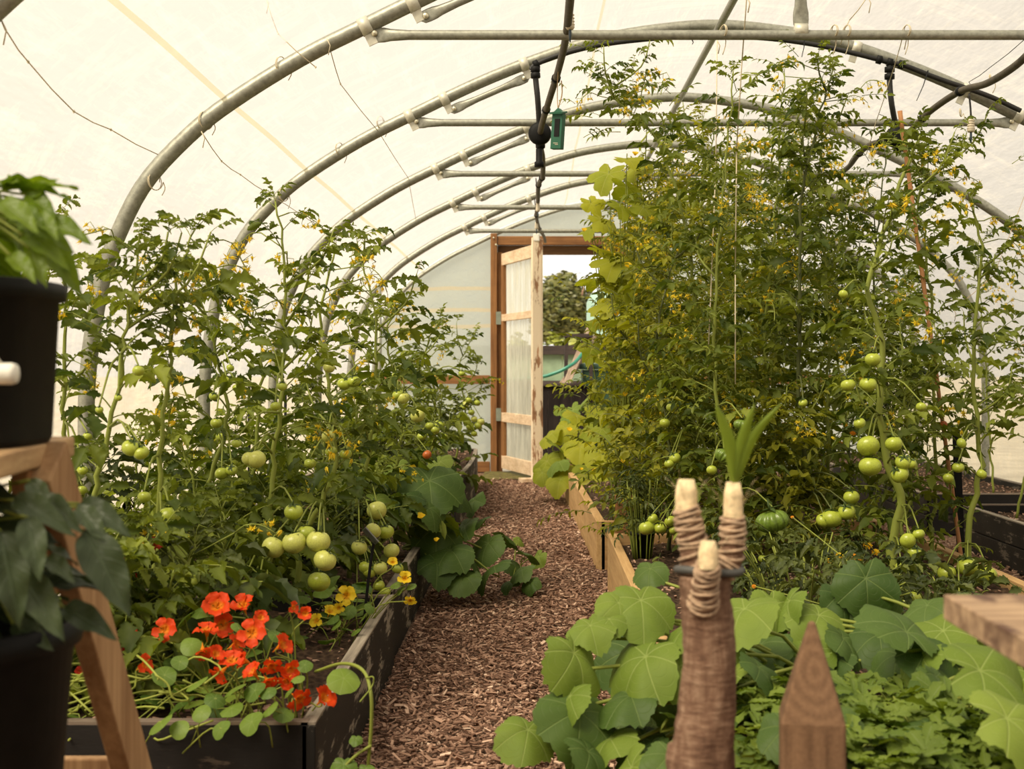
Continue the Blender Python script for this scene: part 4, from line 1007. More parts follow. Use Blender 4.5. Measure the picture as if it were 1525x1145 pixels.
LV = [(905, 262, 6.15, 33, 0), (938, 284, 6.05, 35, 1), (882, 305, 6.25, 22, 0), (900, 332, 6.15, 32, 1), (880, 342, 6.25, 22, 0), (915, 392, 6.05, 37, 1), (885, 418, 6.25, 27, 0, (pi, .1, .3)), (925, 424, 6.05, 32, 1), (905, 455, 6.05, 30, 0), (945, 350, 6.05, 30, 0),
      (952, 250, 6.05, 30, 0), (935, 238, 5.95, 25, 0), (960, 312, 5.95, 30, 1), (890, 480, 6.15, 27, 0), (930, 470, 5.95, 27, 1), (880, 520, 6.15, 25, 0), (905, 545, 6.05, 30, 1), (890, 590, 6.15, 27, 0), (915, 610, 6.05, 27, 1), (940, 560, 5.95, 25, 0), (895, 375, 6.15, 25, 0), (925, 310, 5.95, 25, 1), (898, 640, 6.05, 25, 0), (960, 205, 5.95, 20, 0)]
t = vine_plant('climbing_cucumber', 'yellow-green climbing cucumber with broad lobed leaves up the doorway side of the tomato mass', 'cucumber plant', (.42, 6.2, .2), LV, 78, ['cuc_y', 'cuc_y'], T_=PALL, stalk=.003, pitch=(.2, .9), flowers=[(935, 398, 5.95, 8), (918, 470, 5.95, 7), (870, 345, 6.15, 6), (946, 232, 5.85, 7), (925, 690, 5.85, 8), (930, 590, 5.85, 7)])

# ------------------------------------------------------------------ nasturtiums
def nas_flower(seed):
    r = np.random.default_rng(seed); mb = MB()
    for k in range(5):
        V, F, A = blade(1.2, .86, 9, 5, r.uniform(.1, .6), .18, .06, 2, .42, .10, r, .58, .12)
        V[:, 2] += .25 * V[:, 0] - .1; A[:, 2] = .5
        mb.add(V @ (Rz(2 * pi * k / 5 + r.normal(0, .12)) @ Ry(-r.uniform(.35, .75))).T, F, 0, A)
    P = np.array([(0, 0, .12), (0, 0, -.1), (.06, 0, -.55), (.16, 0, -1.0)]); V, F = tube_geo(P, [.34, .24, .10, .03], 8, False); A = np.zeros((len(V), 3)); A[:, 2] = .5
    mb.add(V, F[0], 0, A); return mb
NF = {}
for k_, m_ in (('r', 'nas_red'), ('d', 'nas_dred'), ('y', 'nas_yel')): NF[k_] = [nas_flower(s_).mesh('flower', M[m_]) for s_ in range(4)]
def nasturtium(label, base, flowers, kind, leaves, seed, ndisk=0, box_=None, runners=0):
    r = np.random.default_rng(seed); t = thing('nasturtium', label, 'nasturtium', base); S = MB(); F = MB(); base = np.asarray(base, float)
    for i, (px, py, Y, rp, az, tilt) in enumerate(flowers):
        c = at(px, py, Y); s = rp * Y / FPX
        place_mesh('flower', NF[kind][i % 4], t, c, (0, tilt, az), s * .95)
        a = c * [1, 1, 0] + [r.normal(0, .06), r.uniform(0, .1), base[2] + .01]; a[0] = min(a[0], -.47) if c[0] < -.3 else a[0]; ax = Rz(az) @ Ry(tilt) @ np.array([0, 0, -1.])
        tube(S, spline([a, (a + c) / 2 + [r.normal(0, .02), 0, .03], c + ax * s * .5 - [0, 0, .01], c + ax * s * .1], 10), .0018, 5)
    for (px, py, Y, rp) in leaves:
        c = at(px, py, Y); R = Rz(-pi / 2 + r.normal(0, .8)) @ Ry(r.uniform(.35, .9)) @ Rx(r.normal(0, .25)); put(F, NAS[r.integers(4)], R, c, rp * Y / FPX, r.uniform(.2, .9))
        a = c * [1, 1, 0] + [r.normal(0, .05), .05, base[2]]; a[0] = min(a[0], -.47); tube(S, spline([a, (a + c) / 2 + [.01, 0, .02], c], 6), .0016, 4)
    for k in range(ndisk):
        c = np.array([r.uniform(box_[0], box_[1]), r.uniform(box_[2], box_[3]), r.uniform(box_[4], box_[5])]); R = Rz(r.uniform(0, 6.3)) @ Ry(r.uniform(0, .6)); put(F, NAS[r.integers(4)], R, c, r.uniform(.016, .034), r.uniform(0, .9))
        a = c * [1, 1, 0] + [r.normal(0, .05), r.normal(0, .05), base[2]]; tube(S, spline([a, (a + c) / 2 + [.02, 0, .02], c], 6), .0015, 4)
    for k in range(runners):
        p = np.array([r.uniform(box_[0], box_[1] - .15), r.uniform(box_[2], box_[3]), base[2] + r.uniform(.02, .12)]); Q = [p]; a = r.uniform(0, 6.3)
        for j in range(4): a += r.normal(0, .7); Q.append(Q[-1] + np.array([cos(a), sin(a), r.normal(0, .3)]) * r.uniform(.04, .08)); Q[-1][2] = min(max(Q[-1][2], base[2] + .01), base[2] + .15); Q[-1][1] = max(Q[-1][1], 2.56); Q[-1][0] = max(Q[-1][0], -1.3)
        tube(S, spline(Q, 14), .0022, 5, 0, True, .9)
    S.build('stem', M['stem'], t); F.build('foliage', M['nas_leaf'], t); return t
d = -pi / 2
FL = [(246, 938, 2.75, 17, d, 1.2), (324, 905, 2.85, 22, d, .9), (330, 930, 2.85, 18, d + .5, 1.5), (362, 903, 2.9, 18, d - .4, .7), (376, 943, 2.7, 20, d, 1.15), (388, 921, 2.8, 12, d + .4, 1.0), (308, 940, 2.75, 17, d, .2), (302, 968, 2.7, 15, d + .3, 2.4),
      (350, 960, 2.7, 16, d + 1.3, 1.2), (418, 962, 2.7, 18, d + 1.2, 1.1), (346, 985, 2.65, 17, d, .5), (330, 1000, 2.62, 17, d - .7, 2.2), (404, 990, 2.65, 16, d + .4, 2.3), (378, 1002, 2.62, 16, d - .9, .8), (398, 1014, 2.62, 15, d + .6, 2.2), (432, 995, 2.65, 15, d + .3, 1.8),
      (444, 1040, 2.6, 18, d + .8, 2.0), (481, 1041, 2.6, 19, d + 1.0, 1.0), (214, 990, 2.65, 16, d + 1.3, 1.1), (428, 1012, 2.62, 14, d - .4, 2.1), (388, 1030, 2.6, 12, d + .4, 2.5), (366, 985, 2.65, 14, d - 1.2, 1.2), (436, 905, 2.9, 10, d + 1.1, 1.2), (455, 914, 2.95, 11, d, 1.3), (196, 945, 2.8, 10, d, 1.2), (320, 975, 2.65, 14, d + .9, 1.0)]
LF = [(300, 910, 2.85, 17), (285, 960, 2.7, 17), (325, 900, 2.9, 16), (245, 1005, 2.6, 18), (294, 1016, 2.58, 19), (350, 1025, 2.56, 19), (380, 1028, 2.56, 18), (345, 1055, 2.53, 18), (400, 1056, 2.53, 17), (240, 1075, 2.5, 22), (268, 985, 2.62, 13), (375, 1075, 2.5, 20), (422, 1062, 2.55, 16), (320, 1040, 2.56, 16),
      (268, 1085, 2.5, 15), (400, 1030, 2.55, 13), (445, 1010, 2.6, 10), (454, 990, 2.65, 12), (430, 1030, 2.56, 10), (512, 1010, 2.62, 25), (330, 1085, 2.46, 16), (300, 1060, 2.52, 15), (355, 935, 2.8, 12), (410, 945, 2.8, 12), (275, 920, 2.85, 18)]
nasturtium('orange-red nasturtium spilling over the front corner of the near dark bed', (-.85, 2.75, .18), FL, 'r', LF, 21, 60, (-1.25, -.55, 2.6, 3.0, .2, .29), 95)
nasturtium('dark red nasturtium blooms beside the ladder shelf, half hidden by tomato leaves', (-.93, 3.0, .18), [(188, 824, 3.0, 12, d, 1.0), (203, 815, 3.0, 10, d + .4, 1.2), (230, 812, 3.0, 12, d, .8), (208, 858, 3.0, 9, d, 1.9), (176, 968, 2.8, 10, d, 1.0), (120, 1000, 2.8, 8, d, 1)], 'd', [], 22, 24, (-1.1, -.8, 2.9, 3.2, .2, .4))
nasturtium('yellow nasturtium trailing over the bed edge by the slate plant marker', (-.5, 3.65, .18), [(516, 887, 3.55, 14, d, 1.25), (491, 912, 3.5, 11, d + .7, .8), (472, 925, 3.45, 11, d - .5, 1.0), (603, 862, 3.6, 11, d, 1.0), (611, 893, 3.55, 9, d, 2.3), (585, 838, 3.7, 8, d, .9), (505, 905, 3.5, 8, d, 1.5)], 'y',
           [(520, 910, 3.5, 12), (540, 920, 3.5, 10), (500, 930, 3.4, 10), (495, 865, 3.7, 14), (612, 872, 3.6, 8), (598, 878, 3.6, 9), (530, 940, 3.4, 9), (480, 880, 3.6, 14), (550, 905, 3.5, 9), (590, 870, 3.6, 9)], 23, 26, (-.68, -.45, 3.4, 3.9, .2, .30))
# tendril looping over the bed corner
mb = MB(); tube(mb, spline([at(470, 1000, 2.75), at(510, 988, 2.65), at(540, 998, 2.55), at(552, 1030, 2.5), at(553, 1080, 2.5), at(548, 1145, 2.52), at(546, 1200, 2.6)], 40), .0035, 6)
tube(mb, spline([at(553, 1110, 2.5), at(530, 1125, 2.5), at(505, 1150, 2.5)], 12), .003, 5)
tube(mb, spline([at(545, 1010, 2.52), at(556, 1008, 2.5), at(554, 1022, 2.5), at(536, 1045, 2.45)], 12), .0015, 4)
t = thing('trailing_runner', 'long bare pale green runner hanging over the near bed corner to the chips', 'plant runner', at(553, 1145, 2.52)); mb.build('stem', M['stem'], t)
mb = MB()
for (px, py, rp) in [(512, 1138, 20), (545, 1145, 14), (530, 1100, 10)]: put(mb, PAL[1], Rz(d) @ Ry(.6), at(px, py, 2.5), rp * 2.5 / FPX, .4)
mb.build('foliage', M['nas_leaf'], t)
# marigolds
def marigold(label, base, fl, cols, seed):
    r = np.random.default_rng(seed); t = thing('marigold', label, 'marigold', base); S = MB(); F = MB(); base = np.asarray(base, float)
    for (px, py, Y, rp, ci) in fl:
        c = at(px, py, Y); tube(S, spline([base + r.normal(0, .02, 3) * [1, 1, 0], (base + c) / 2 + [.01, 0, .03], c], 6), .002, 4); mb = MB(); s = rp * Y / FPX
        for q in range(3):
            for k in range(9 - 2 * q):
                V, F2, A = blade(1 - .25 * q, .5, 5, 3, .2, .2, 0, 3, .35, .05, r, .6, .2); A[:, 1] = .3 * q + A[:, 1] * .4
                mb.add(xf(V, Rx(.7) @ Rz(k * 2 * pi / (9 - 2 * q) + q) @ Ry(-.15 - .45 * q), c, s), F2, 0, A)
        mb.build('flower', M[cols[ci]], t, origin=c)
    for k in range(26):
        p = base + [r.normal(0, .05), r.normal(0, .04), r.uniform(.03, .15)]; put(F, TOMF[r.integers(8)], orient(r.uniform(0, 6.3), r.uniform(0, .9)), p, r.uniform(.06, .10), r.uniform(.3, .8))
    S.build('stem', M['stem'], t); F.build('foliage', M['tom_leaf_d'], t)
marigold('orange and yellow marigold at the foot of the thick-stemmed tomato', (1.05, 4.4, .19), [(1250, 828, 4.3, 8, 1), (1276, 830, 4.3, 9, 0), (1279, 846, 4.25, 7, 0), (1292, 812, 4.5, 8, 1), (1304, 822, 4.5, 7, 1), (1235, 835, 4.3, 6, 1), (1218, 818, 4.5, 4, 0)], ['marigold', 'nas_yel'], 31)
marigold('small orange marigold half hidden behind the point of the stake', (.95, 3.2, .19), [(1260, 941, 3.0, 8, 0), (1212, 912, 3.1, 4, 1), (1154, 893, 3.2, 5, 1), (1123, 873, 3.4, 4, 0), (1180, 770, 3.9, 3, 0)], ['marigold', 'nas_yel'], 32)
marigold('bright orange flower spikes showing deep in the tomato tangle', (1.02, 5.6, .19), [(1168, 632, 5.3, 5, 0), (1165, 646, 5.3, 6, 0), (1163, 656, 5.3, 5, 0), (1154, 638, 5.3, 4, 0), (1258, 632, 5.3, 5, 1), (1270, 645, 5.3, 5, 0), (1252, 660, 5.4, 4, 0)], ['marigold', 'nas_yel'], 33)
# potted herb
t = thing('plant_pot', 'small black square pot standing on the soil by the path', 'plant pot', (.40, 4.95, .2))
mb = MB(); lathe(mb, [(0, .0), (.034, 0), (.040, .085), (.045, .085), (.045, .097), (.039, .097), (.038, .085), (.0, .082)], (.40, 4.95, .2), 16); mb.build('pot', M['black_plastic'], t)
low_plant('potted_herb', 'bushy fine-leaved herb growing in the small black pot', 'herb', .34, .46, 4.88, 5.02,   .30, .50, 120, .085, 35, TOMF, 'tom_leaf_d')

# ------------------------------------------------------------------ foreground timber
def pointed_post(name, label, cat, px, y_apex, Y, wpx, shoulder, mat, yaw, low=0.0):
    c = at(px, y_apex, Y); s = wpx * Y / FPX / 2; zs = at(px, shoulder, Y)[2]; mb = MB(); R = Rz(yaw)
    V = [(x * s, y * s, z) for z in (low, zs) for x, y in ((-1, -1), (1, -1), (1, 1), (-1, 1))]
    q = .10; V += [(x * s * q, y * s * q, c[2] - .002) for x, y in ((-1, -1), (1, -1), (1, 1), (-1, 1))]
    V = np.array(V) @ R.T + [c[0], c[1], 0]
    F = [(0, 1, 5, 4), (1, 2, 6, 5), (2, 3, 7, 6), (3, 0, 4, 7), (4, 5, 9, 8), (5, 6, 10, 9), (6, 7, 11, 10), (7, 4, 8, 11), (8, 9, 10, 11), (3, 2, 1, 0)]
    mb.add(V, np.array(F), 0, smooth=False); o = mb.build(name, mat, origin=(c[0], c[1], 0), bevel=.004); return tag(o, label, cat)
def postmat():
    m, t, out = nt('sawn post with growth rings'); v = coords(t)
    sp = N(t, 'SeparateXYZ'); L(t, v, sp.inputs[0])
    x2 = math_(t, 'MULTIPLY', sp.outputs[0], sp.outputs[0]); z_ = math_(t, 'SUBTRACT', sp.outputs[2], .53); y2 = math_(t, 'MULTIPLY', z_, z_)
    rr = math_(t, 'SQRT', math_(t, 'ADD', x2, math_(t, 'MULTIPLY', y2, .6)))
    n = noise(t, coords(t, (30, 30, 5)), 1, 6, .7)
    w = math_(t, 'SINE', math_(t, 'ADD', math_(t, 'MULTIPLY', rr, 480), math_(t, 'MULTIPLY', n, 9)))
    n2 = noise(t, v, 240, 3, .7)
    grain = noise(t, coords(t, (90, 90, 5)), 1, 5, .6)
    top = ramp_f(t, sp.outputs[2], .455, .475)
    f = mix(t, top, grain, math_(t, 'ADD', math_(t, 'MULTIPLY', w, .07), .5))
    f2 = math_(t, 'ADD', math_(t, 'MULTIPLY', f, .7), math_(t, 'MULTIPLY', n2, .3))
    c = ramp(t, f2, [(.33, (.10, .054, .030)), (.66, (.25, .145, .082))])
    p = N(t, 'BsdfPrincipled'); L(t, c, p.inputs['Base Color']); p.inputs['Roughness'].default_value = .85; p.inputs['Specular IOR Level'].default_value = .2
    L(t, bump(t, f2, .5, .003), p.inputs['Normal']); L(t, p.outputs[0], out.inputs[0]); return m
pointed_post('pointed_stake', 'square brown timber stake with a sawn pyramid point standing near the lens', 'stake', 1209, 922, 1.66, 94, 1068, postmat(), rad(-9))
mb = MB(); box(mb, (.382, 5.70, .18), (.075, .045, .36)); o = mb.build('timber_peg', M['frame_wood'], bevel=.003); tag(o, 'square brown timber peg between the two pale beds', 'peg')
mb = MB(); beam(mb, at(1424, 640, 4.9), np.append(at(1432, 700, 4.9)[:2], .15), .026, .012, (0, 1, 0)); o = mb.build('flat_stake', M['black_plastic']); tag(o, 'flat black stake upright beside the leggy tomato stem', 'stake')
for (px, y0, Y, lb) in ((371, 575, 6.2, 'thin black support rod against the sheet, left of the pair seen behind the vines'), (425, 578, 6.3, 'thin black support rod against the sheet, right of the pair seen behind the vines')):
    a = at(px, y0, Y); mb = MB(); tube(mb, [a, a * [1, 1, 0] + [0, 0, .15]], .007, 8); o = mb.build('support_rod', M['black_plastic']); tag(o, lb, 'rod')
a = at(565, 428, 9.6); mb = MB(); tube(mb, [a, a * [1, 1, 0] + [0, 0, .2]], .017, 10); o = mb.build('steel_post', M['galv']); tag(o, 'short upright grey steel post near the far left corner', 'post')
# bamboo cane
mb = MB(); a = at(1340, 165, 4.75); b = at(1382, 470, 4.8); e = a + (b - a) / (b[2] - a[2]) * (.15 - a[2]); P = spline([a, b, e], 30)
tube(mb, P, [.0075 if k % 6 else .009 for k in range(30)], 8); o = mb.build('bamboo_cane', wood('orange bamboo', (.34, .15, .06), (.55, .28, .13), 2)); tag(o, 'orange bamboo cane leaning among the tomato tops', 'cane')
for (px, ya, yb, Y, lb) in ((1135, 690, 900, 4.4, 'twisted dark string-tied stick low in the tangle'),):
    pass
# slate marker
t = thing('plant_marker', 'black rod plant marker with a small grey slate tag leaning at the bed edge', 'plant marker', np.append(at(541, 938, 3.6)[:2], .18))
mb = MB(); tube(mb, spline([at(541, 938, 3.6), at(548, 870, 3.6), at(556, 812, 3.6), at(560, 806, 3.58)], 10), .0042, 7); mb.build('rod', M['black_plastic'], t)
mb = MB(); c = at(552, 798, 3.58); R = Ry(rad(48)) @ Rx(rad(-35)); box(mb, c, (.052, .028, .004), R); mb.build('tag_plate', plain('grey slate', (.10, .10, .085), .45), t, bevel=.001)

# rough table at the right edge
tw = wood('rough weathered table plank', (.19, .11, .062), (.52, .36, .22), 0)
def tabmat():
    m, t, out = nt('stained table plank'); n = noise(t, coords(t, (9, 3, 9)), 1, 5, .65); g = noise(t, coords(t, (5, 60, 60)), 1, 5, .6)
    c = ramp(t, g, [(.35, (.20, .12, .07)), (.65, (.44, .30, .18))]); c = mix(t, ramp_f(t, n, .52, .60), c, (.10, .05, .03))
    p = N(t, 'BsdfPrincipled'); L(t, c, p.inputs['Base Color']); p.inputs['Roughness'].default_value = .8; L(t, bump(t, g, .3, .002), p.inputs['Normal']); L(t, p.outputs[0], out.inputs[0]); return m
TM = tabmat()
t = thing('potting_table', 'rough plank table jutting in at the picture edge, only its corner seen', 'table', (.85, 1.1, 0))
x0, y1, zt = at(1405, 885, 1.5)[0], 1.5, at(1405, 885, 1.5)[2]
for k in range(3):
    mb = MB(); box(mb, ((x0 + 1.25) / 2, y1 - .11 - k * .226, zt - .014), (1.25 - x0, .222, .028)); mb.build('plank', TM, t, bevel=.002)
for (x, y) in ((.98, 1.38), (.98, .95), (1.2, 1.38), (1.2, .95)):
    mb = MB(); box(mb, (x, y, (zt - .03) / 2), (.05, .05, zt - .03)); mb.build('leg', M['stake_wood'], t, bevel=.003)
mb = MB(); box(mb, (1.09, 1.165, zt - .06), (.27, .48, .05)); mb.build('apron', M['stake_wood'], t, bevel=.003)

# twine-bound stump
YS = 1.7
def barkmat():
    m, t, out = nt('fibrous bark'); n = noise(t, coords(t, (40, 40, 170)), 1, 5, .65); n2 = noise(t, coords(t, (70, 70, 12)), 1, 5, .65)
    f = math_(t, 'ADD', math_(t, 'MULTIPLY', n, .5), math_(t, 'MULTIPLY', n2, .5))
    c = ramp(t, f, [(.36, (.095, .050, .033)), (.5, (.20, .115, .075)), (.66, (.36, .24, .165))])
    p = N(t, 'BsdfPrincipled'); L(t, c, p.inputs['Base Color']); p.inputs['Roughness'].default_value = .9; p.inputs['Specular IOR Level'].default_value = .15
    L(t, bump(t, f, .9, .006), p.inputs['Normal']); L(t, p.outputs[0], out.inputs[0]); return m
bark = barkmat(); cutm = plain('pale cut wood fibre', (.74, .58, .35), .8, 0, .35, 90, .4); bind = plain('raffia binding', (.42, .29, .19), .85, 0, .4, 120, .5)
t = thing('bound_stump', 'sawn brown stump with three raffia-bound stubs and green strap leaves, out of focus up close', 'plant stump', at(1045, 1145, YS) * [1, 1, 0])
def pxr(pts, n): 
    P = spline([at(a, b, YS) for a, b, _ in pts], n); R_ = np.interp(np.linspace(0, 1, n), np.linspace(0, 1, len(pts)), [c for _, _, c in pts]) * YS / FPX; return P, R_
mb = MB(); P, R_ = pxr([(1040, 1600, 44), (1042, 1300, 48), (1045, 1145, 47), (1055, 1050, 42), (1056, 960, 38), (1050, 890, 37), (1048, 855, 38)], 50)
rr = np.random.default_rng(2); V, F = tube_geo(P, R_, 28); V += rr.normal(0, .0007, V.shape)
c0 = np.repeat(P, 28, 0); dd = V[:len(c0)] - c0; ang = np.tile(np.arange(28) / 28 * 2 * pi, 50); zz = np.repeat(P[:, 2], 28)
V[:len(c0)] = c0 + dd * (1 + .05 * np.sin(ang * 3 + zz * 20) + .03 * np.sin(ang * 7 - zz * 45))[:, None]
mb.add(V, F); V, F = tube_geo(spline([at(1060, 1180, YS), at(1022, 1140, YS), at(1010, 1105, YS)], 10), np.linspace(.04, .014, 10), 14); mb.add(V, F)
mb.build('trunk', bark, t)
for pts, cap in (([(1040, 862, 24), (1030, 800, 19), (1025, 775, 18), (1022, 757, 17)], (1022, 714)), ([(1062, 862, 22), (1085, 838, 19), (1091, 800, 17), (1091, 785, 16), (1092, 770, 15)], (1094, 718)), ([(1044, 900, 22), (1045, 880, 18), (1046, 850, 16), (1047, 833, 15)], (1048, 798))):
    n = 30; P, R_ = pxr(pts, n); yoff = -.02 if cap[0] == 1048 else 0; P[:, 1] += yoff
    if yoff: P[:, 1] -= np.linspace(.0, .03, n)
    mb = MB(); V, F = tube_geo(P, R_, 16); mb.add(V, F); st = mb.build('stub', bark, t)
    # raffia windings
    mb = MB(); q = rr.uniform(0, 6)
    L_ = np.sum(np.linalg.norm(np.diff(P, axis=0), axis=1)); turns = L_ / .0052
    us = np.linspace(.05, 1, int(turns * 14)); Tn = np.gradient(P, axis=0); pts_ = []
    for u in us:
        i = min(n - 2, int(u * (n - 1))); f = u * (n - 1) - i; p = P[i] * (1 - f) + P[i + 1] * f; tn = unit(Tn[i]); a = u * turns * 2 * pi
        e1 = unit(np.cross(tn, [0, 1, 0])); e2 = np.cross(tn, e1); rad_ = (R_[i] * (1 - f) + R_[i + 1] * f) * 1.0 + .0012 + .0010 * sin(u * 37 + q)
        pts_.append(p + (e1 * cos(a) + e2 * sin(a)) * rad_ + tn * .0025 * sin(a + u * 30))
    tube(mb, np.array(pts_), .0022, 5); b_ = mb.build('binding', bind, st)
    # cut top with split fibres
    mb = MB(); p = P[-1]; r0 = R_[-1]; tip = at(cap[0], cap[1], YS); tip[1] = p[1]; lathe(mb, [(r0 * .98, -.004), (r0 * .95, (tip - p)[2] * .6), (r0 * .7, (tip - p)[2]), (0, (tip - p)[2] * .9)], p, 14)
    for k in range(11):
        a = rr.uniform(0, 6.3); u0 = p + np.array([cos(a), sin(a), 0]) * r0 * .9 + [0, 0, (tip - p)[2] * .3]; hgt = rr.uniform(.3, .75) * (tip - p)[2] + .005
        V, F, A = blade(hgt * 1.2, hgt * .55, 6, 3, rr.uniform(-.1, .9), .2); mb.add(V @ (Rz(a + rr.normal(0, .4)) @ Ry(-rr.uniform(1.1, 1.5))).T + u0, F, 0, A)
    mb.build('cut_top', cutm, st)
mb = MB(); P, R_ = pxr([(1030, 842, 6), (1060, 850, 6), (1095, 842, 6)], 12)
ring = [at(1056, 848, YS) + np.array([cos(a) * .040, sin(a) * .026, .002 * sin(2 * a)]) for a in np.linspace(0, 2 * pi, 30)]; tube(mb, ring, .0055, 8); mb.build('tie_band', plain('dark grey rubber tie', (.07, .07, .065), .6), t)
mb = MB(); base = at(1095, 722, YS)
for (tx, ty, w) in ((1066, 600, .0165), (1124, 602, .0150), (1164, 600, .0150)):
    tip = at(tx, ty, YS - .03 if tx != 1160 else YS + .02); dv_ = tip - base; L_ = np.linalg.norm(dv_); n = 12; P = spline([base, base + dv_ * .5 + np.array([-.15 * dv_[0], 0, .05 * L_]), tip], n)
    wd = np.sin(np.linspace(.25, pi - .02, n)) ** .8 * w / 2; V = []
    for i in range(n): V += [P[i] + [-wd[i], .003, 0], P[i] + [0, -.002, 0], P[i] + [wd[i], .003, 0]]
    A = np.zeros((len(V), 3)); A[:, 2] = .6; mb.add(V, grid_faces(n, 3), 0, A)
mb.build('strap_leaves', M['blade'], t)

# ------------------------------------------------------------------ ladder shelf with two black pots
lw_ = wood('tan ladder timber', (.26, .135, .06), (.50, .31, .16), 2); lw2 = wood('ladder plank', (.30, .17, .075), (.60, .40, .21), 1)
t = thing('step_shelf', 'homemade timber ladder shelf at the picture edge holding two black pots', 'shelf', (-.78, 1.55, 0))
mb = MB(); box(mb, (-.80, 1.55, .796), (.44, .42, .026), Rz(rad(8))); mb.build('top_board', lw2, t, bevel=.003)
for x in (-.60, -1.02):
    mb = MB(); beam(mb, (x + .02, 1.60, .79), (x + .02, 2.17, 0.0), .028, .075, (0, 1, 0)); mb.build('leg', lw_, t, bevel=.003)
    mb = MB(); beam(mb, (x - .012, 1.46, .79), (x - .012, .98, 0.0), .028, .07, (0, 1, 0)); mb.build('leg', lw_, t, bevel=.003)
mb = MB(); box(mb, (-.60, 1.62, .70), (.02, .11, .16)); mb.build('side_plate', M['frame_wood'], t, bevel=.002)
mb = MB(); box(mb, (-.81, 1.47, .28), (.40, .50, .024)); mb.build('lower_board', lw2, t, bevel=.003)
mb = MB(); beam(mb, (-.62, 2.02, .29), (-1.0, 2.02, .29), .02, .05); mb.build('brace', lw_, t, bevel=.003)
mb = MB(); beam(mb, (-.555, 1.95, .20), (-.555, 1.35, .30), .022, .05); mb.build('brace', lw_, t, bevel=.003)
t = thing('bucket', 'upper black plastic bucket with white grip handle, on top of the ladder shelf', 'bucket', (-.70, 1.58, .81))
def squ(rx, z, n=32, p=3.2):
    a = np.linspace(0, 2 * pi, n, endpoint=False); return np.stack([np.sign(np.cos(a)) * np.abs(np.cos(a)) ** (2 / p) * rx, np.sign(np.sin(a)) * np.abs(np.sin(a)) ** (2 / p) * rx, np.full(n, z)], 1)
mb = MB(); prof = [(.02, 0), (.120, 0), (.124, .008), (.132, .170), (.140, .171), (.142, .190), (.136, .192), (.130, .188), (.126, .17), (.122, .165), (.02, .165)]
V = np.concatenate([squ(a * .94, z) for a, z in prof]); n = 32; i = np.arange(len(prof) - 1)[:, None] * n; j = np.arange(n)[None, :]; k = (j + 1) % n
mb.add(V + [-.70, 1.58, .81], [np.stack([i + j, i + k, i + n + k, i + n + j], -1).reshape(-1, 4), np.arange(n)[::-1][None], (np.arange(n) + (len(prof) - 1) * n)[None]]); mb.build('tub', M['black_plastic'], t)
mb = MB(); tube(mb, spline([(-.845, 1.57, .98), (-.70, 1.405, .965), (-.585, 1.41, .925), (-.557, 1.42, .898)], 16), .0013, 6); mb.build('wire_bail', M['clamp'], t)
mb = MB(); lathe(mb, [(0, -.075), (.010, -.075), (.0115, -.07), (.0105, 0), (.0115, .07), (.010, .075), (0, .075)], (-.622, 1.42, .894), 16, R=Ry(pi / 2)); mb.build('grip', M['tape'], t)
t = thing('plant_pot', 'lower round black pot with rolled rim, beneath the bucket on the shelf', 'plant pot', (-.68, 1.55, .293))
mb = MB(); lathe(mb, [(0, 0), (.115, 0), (.12, .01), (.142, .285), (.150, .287), (.154, .300), (.150, .314), (.142, .316), (.139, .30), (.132, .25), (0, .245)], (-.68, 1.55, .293), 48); mb.build('tub', M['black_plastic'], t)
mb = MB(); lathe(mb, [(0, .26), (.06, .262), (.134, .252)], (-.68, 1.55, .293), 24); mb.build('soil', M['soil'], t)

PEP = []
for k in range(6):
    r = np.random.default_rng(900 + k); V, F, A = blade(1, .42, 16, 7, r.uniform(.15, .5), .30, .0, 3, 1.15, .035, r, .40, .03); PEP.append(T(V, F, A))
def pepper(label, base, h, n, seed, mat, s, ztop, spread, extra=()):
    r = np.random.default_rng(seed); t = thing('pepper_plant', label, 'pepper plant', base); S = MB(); F = MB(); base = np.asarray(base, float)
    tube(S, spline([base, base + [.005, 0, h * .5], base + [0, 0, h]], 10), np.linspace(.006, .003, 10), 8)
    for k in range(n):
        a = k * 2.4 + r.normal(0, .3); u = r.uniform(.25, 1); p0 = base + [0, 0, h * u]; pl = r.uniform(.2, 1) * spread; p1 = p0 + np.array([cos(a), sin(a), r.uniform(.0, .6)]) * pl
        tube(S, spline([p0, (p0 + p1) / 2 + [0, 0, .01], p1], 6), .0016, 4); put(F, PEP[r.integers(6)], orient(a + r.normal(0, .3), r.uniform(-.55, .45), r.normal(0, .4)), p1, s * r.uniform(.7, 1.15), r.uniform(.1, .9))
    for (x0_, y0_, x1_, y1_, Ya, wf) in extra:
        a = at(x0_, y0_, Ya); b = at(x1_, y1_, Ya - .03); dv_ = b - a; L_ = np.linalg.norm(dv_); x = dv_ / L_; up = unit(np.array([.25, -.8, .55])); z = unit(up - x * np.dot(up, x)); R = np.stack([x, np.cross(z, x), z], 1)
        put(F, PEP[r.integers(6)], R, a, L_, r.uniform(.3, .8)); tube(S, spline([base + [0, 0, h * .8], (base + [0, 0, h * .8] + a) / 2 + [0, 0, .02], a], 8), .0018, 5)
    S.build('stem', M['stem'], t); F.build('foliage', M[mat], t)
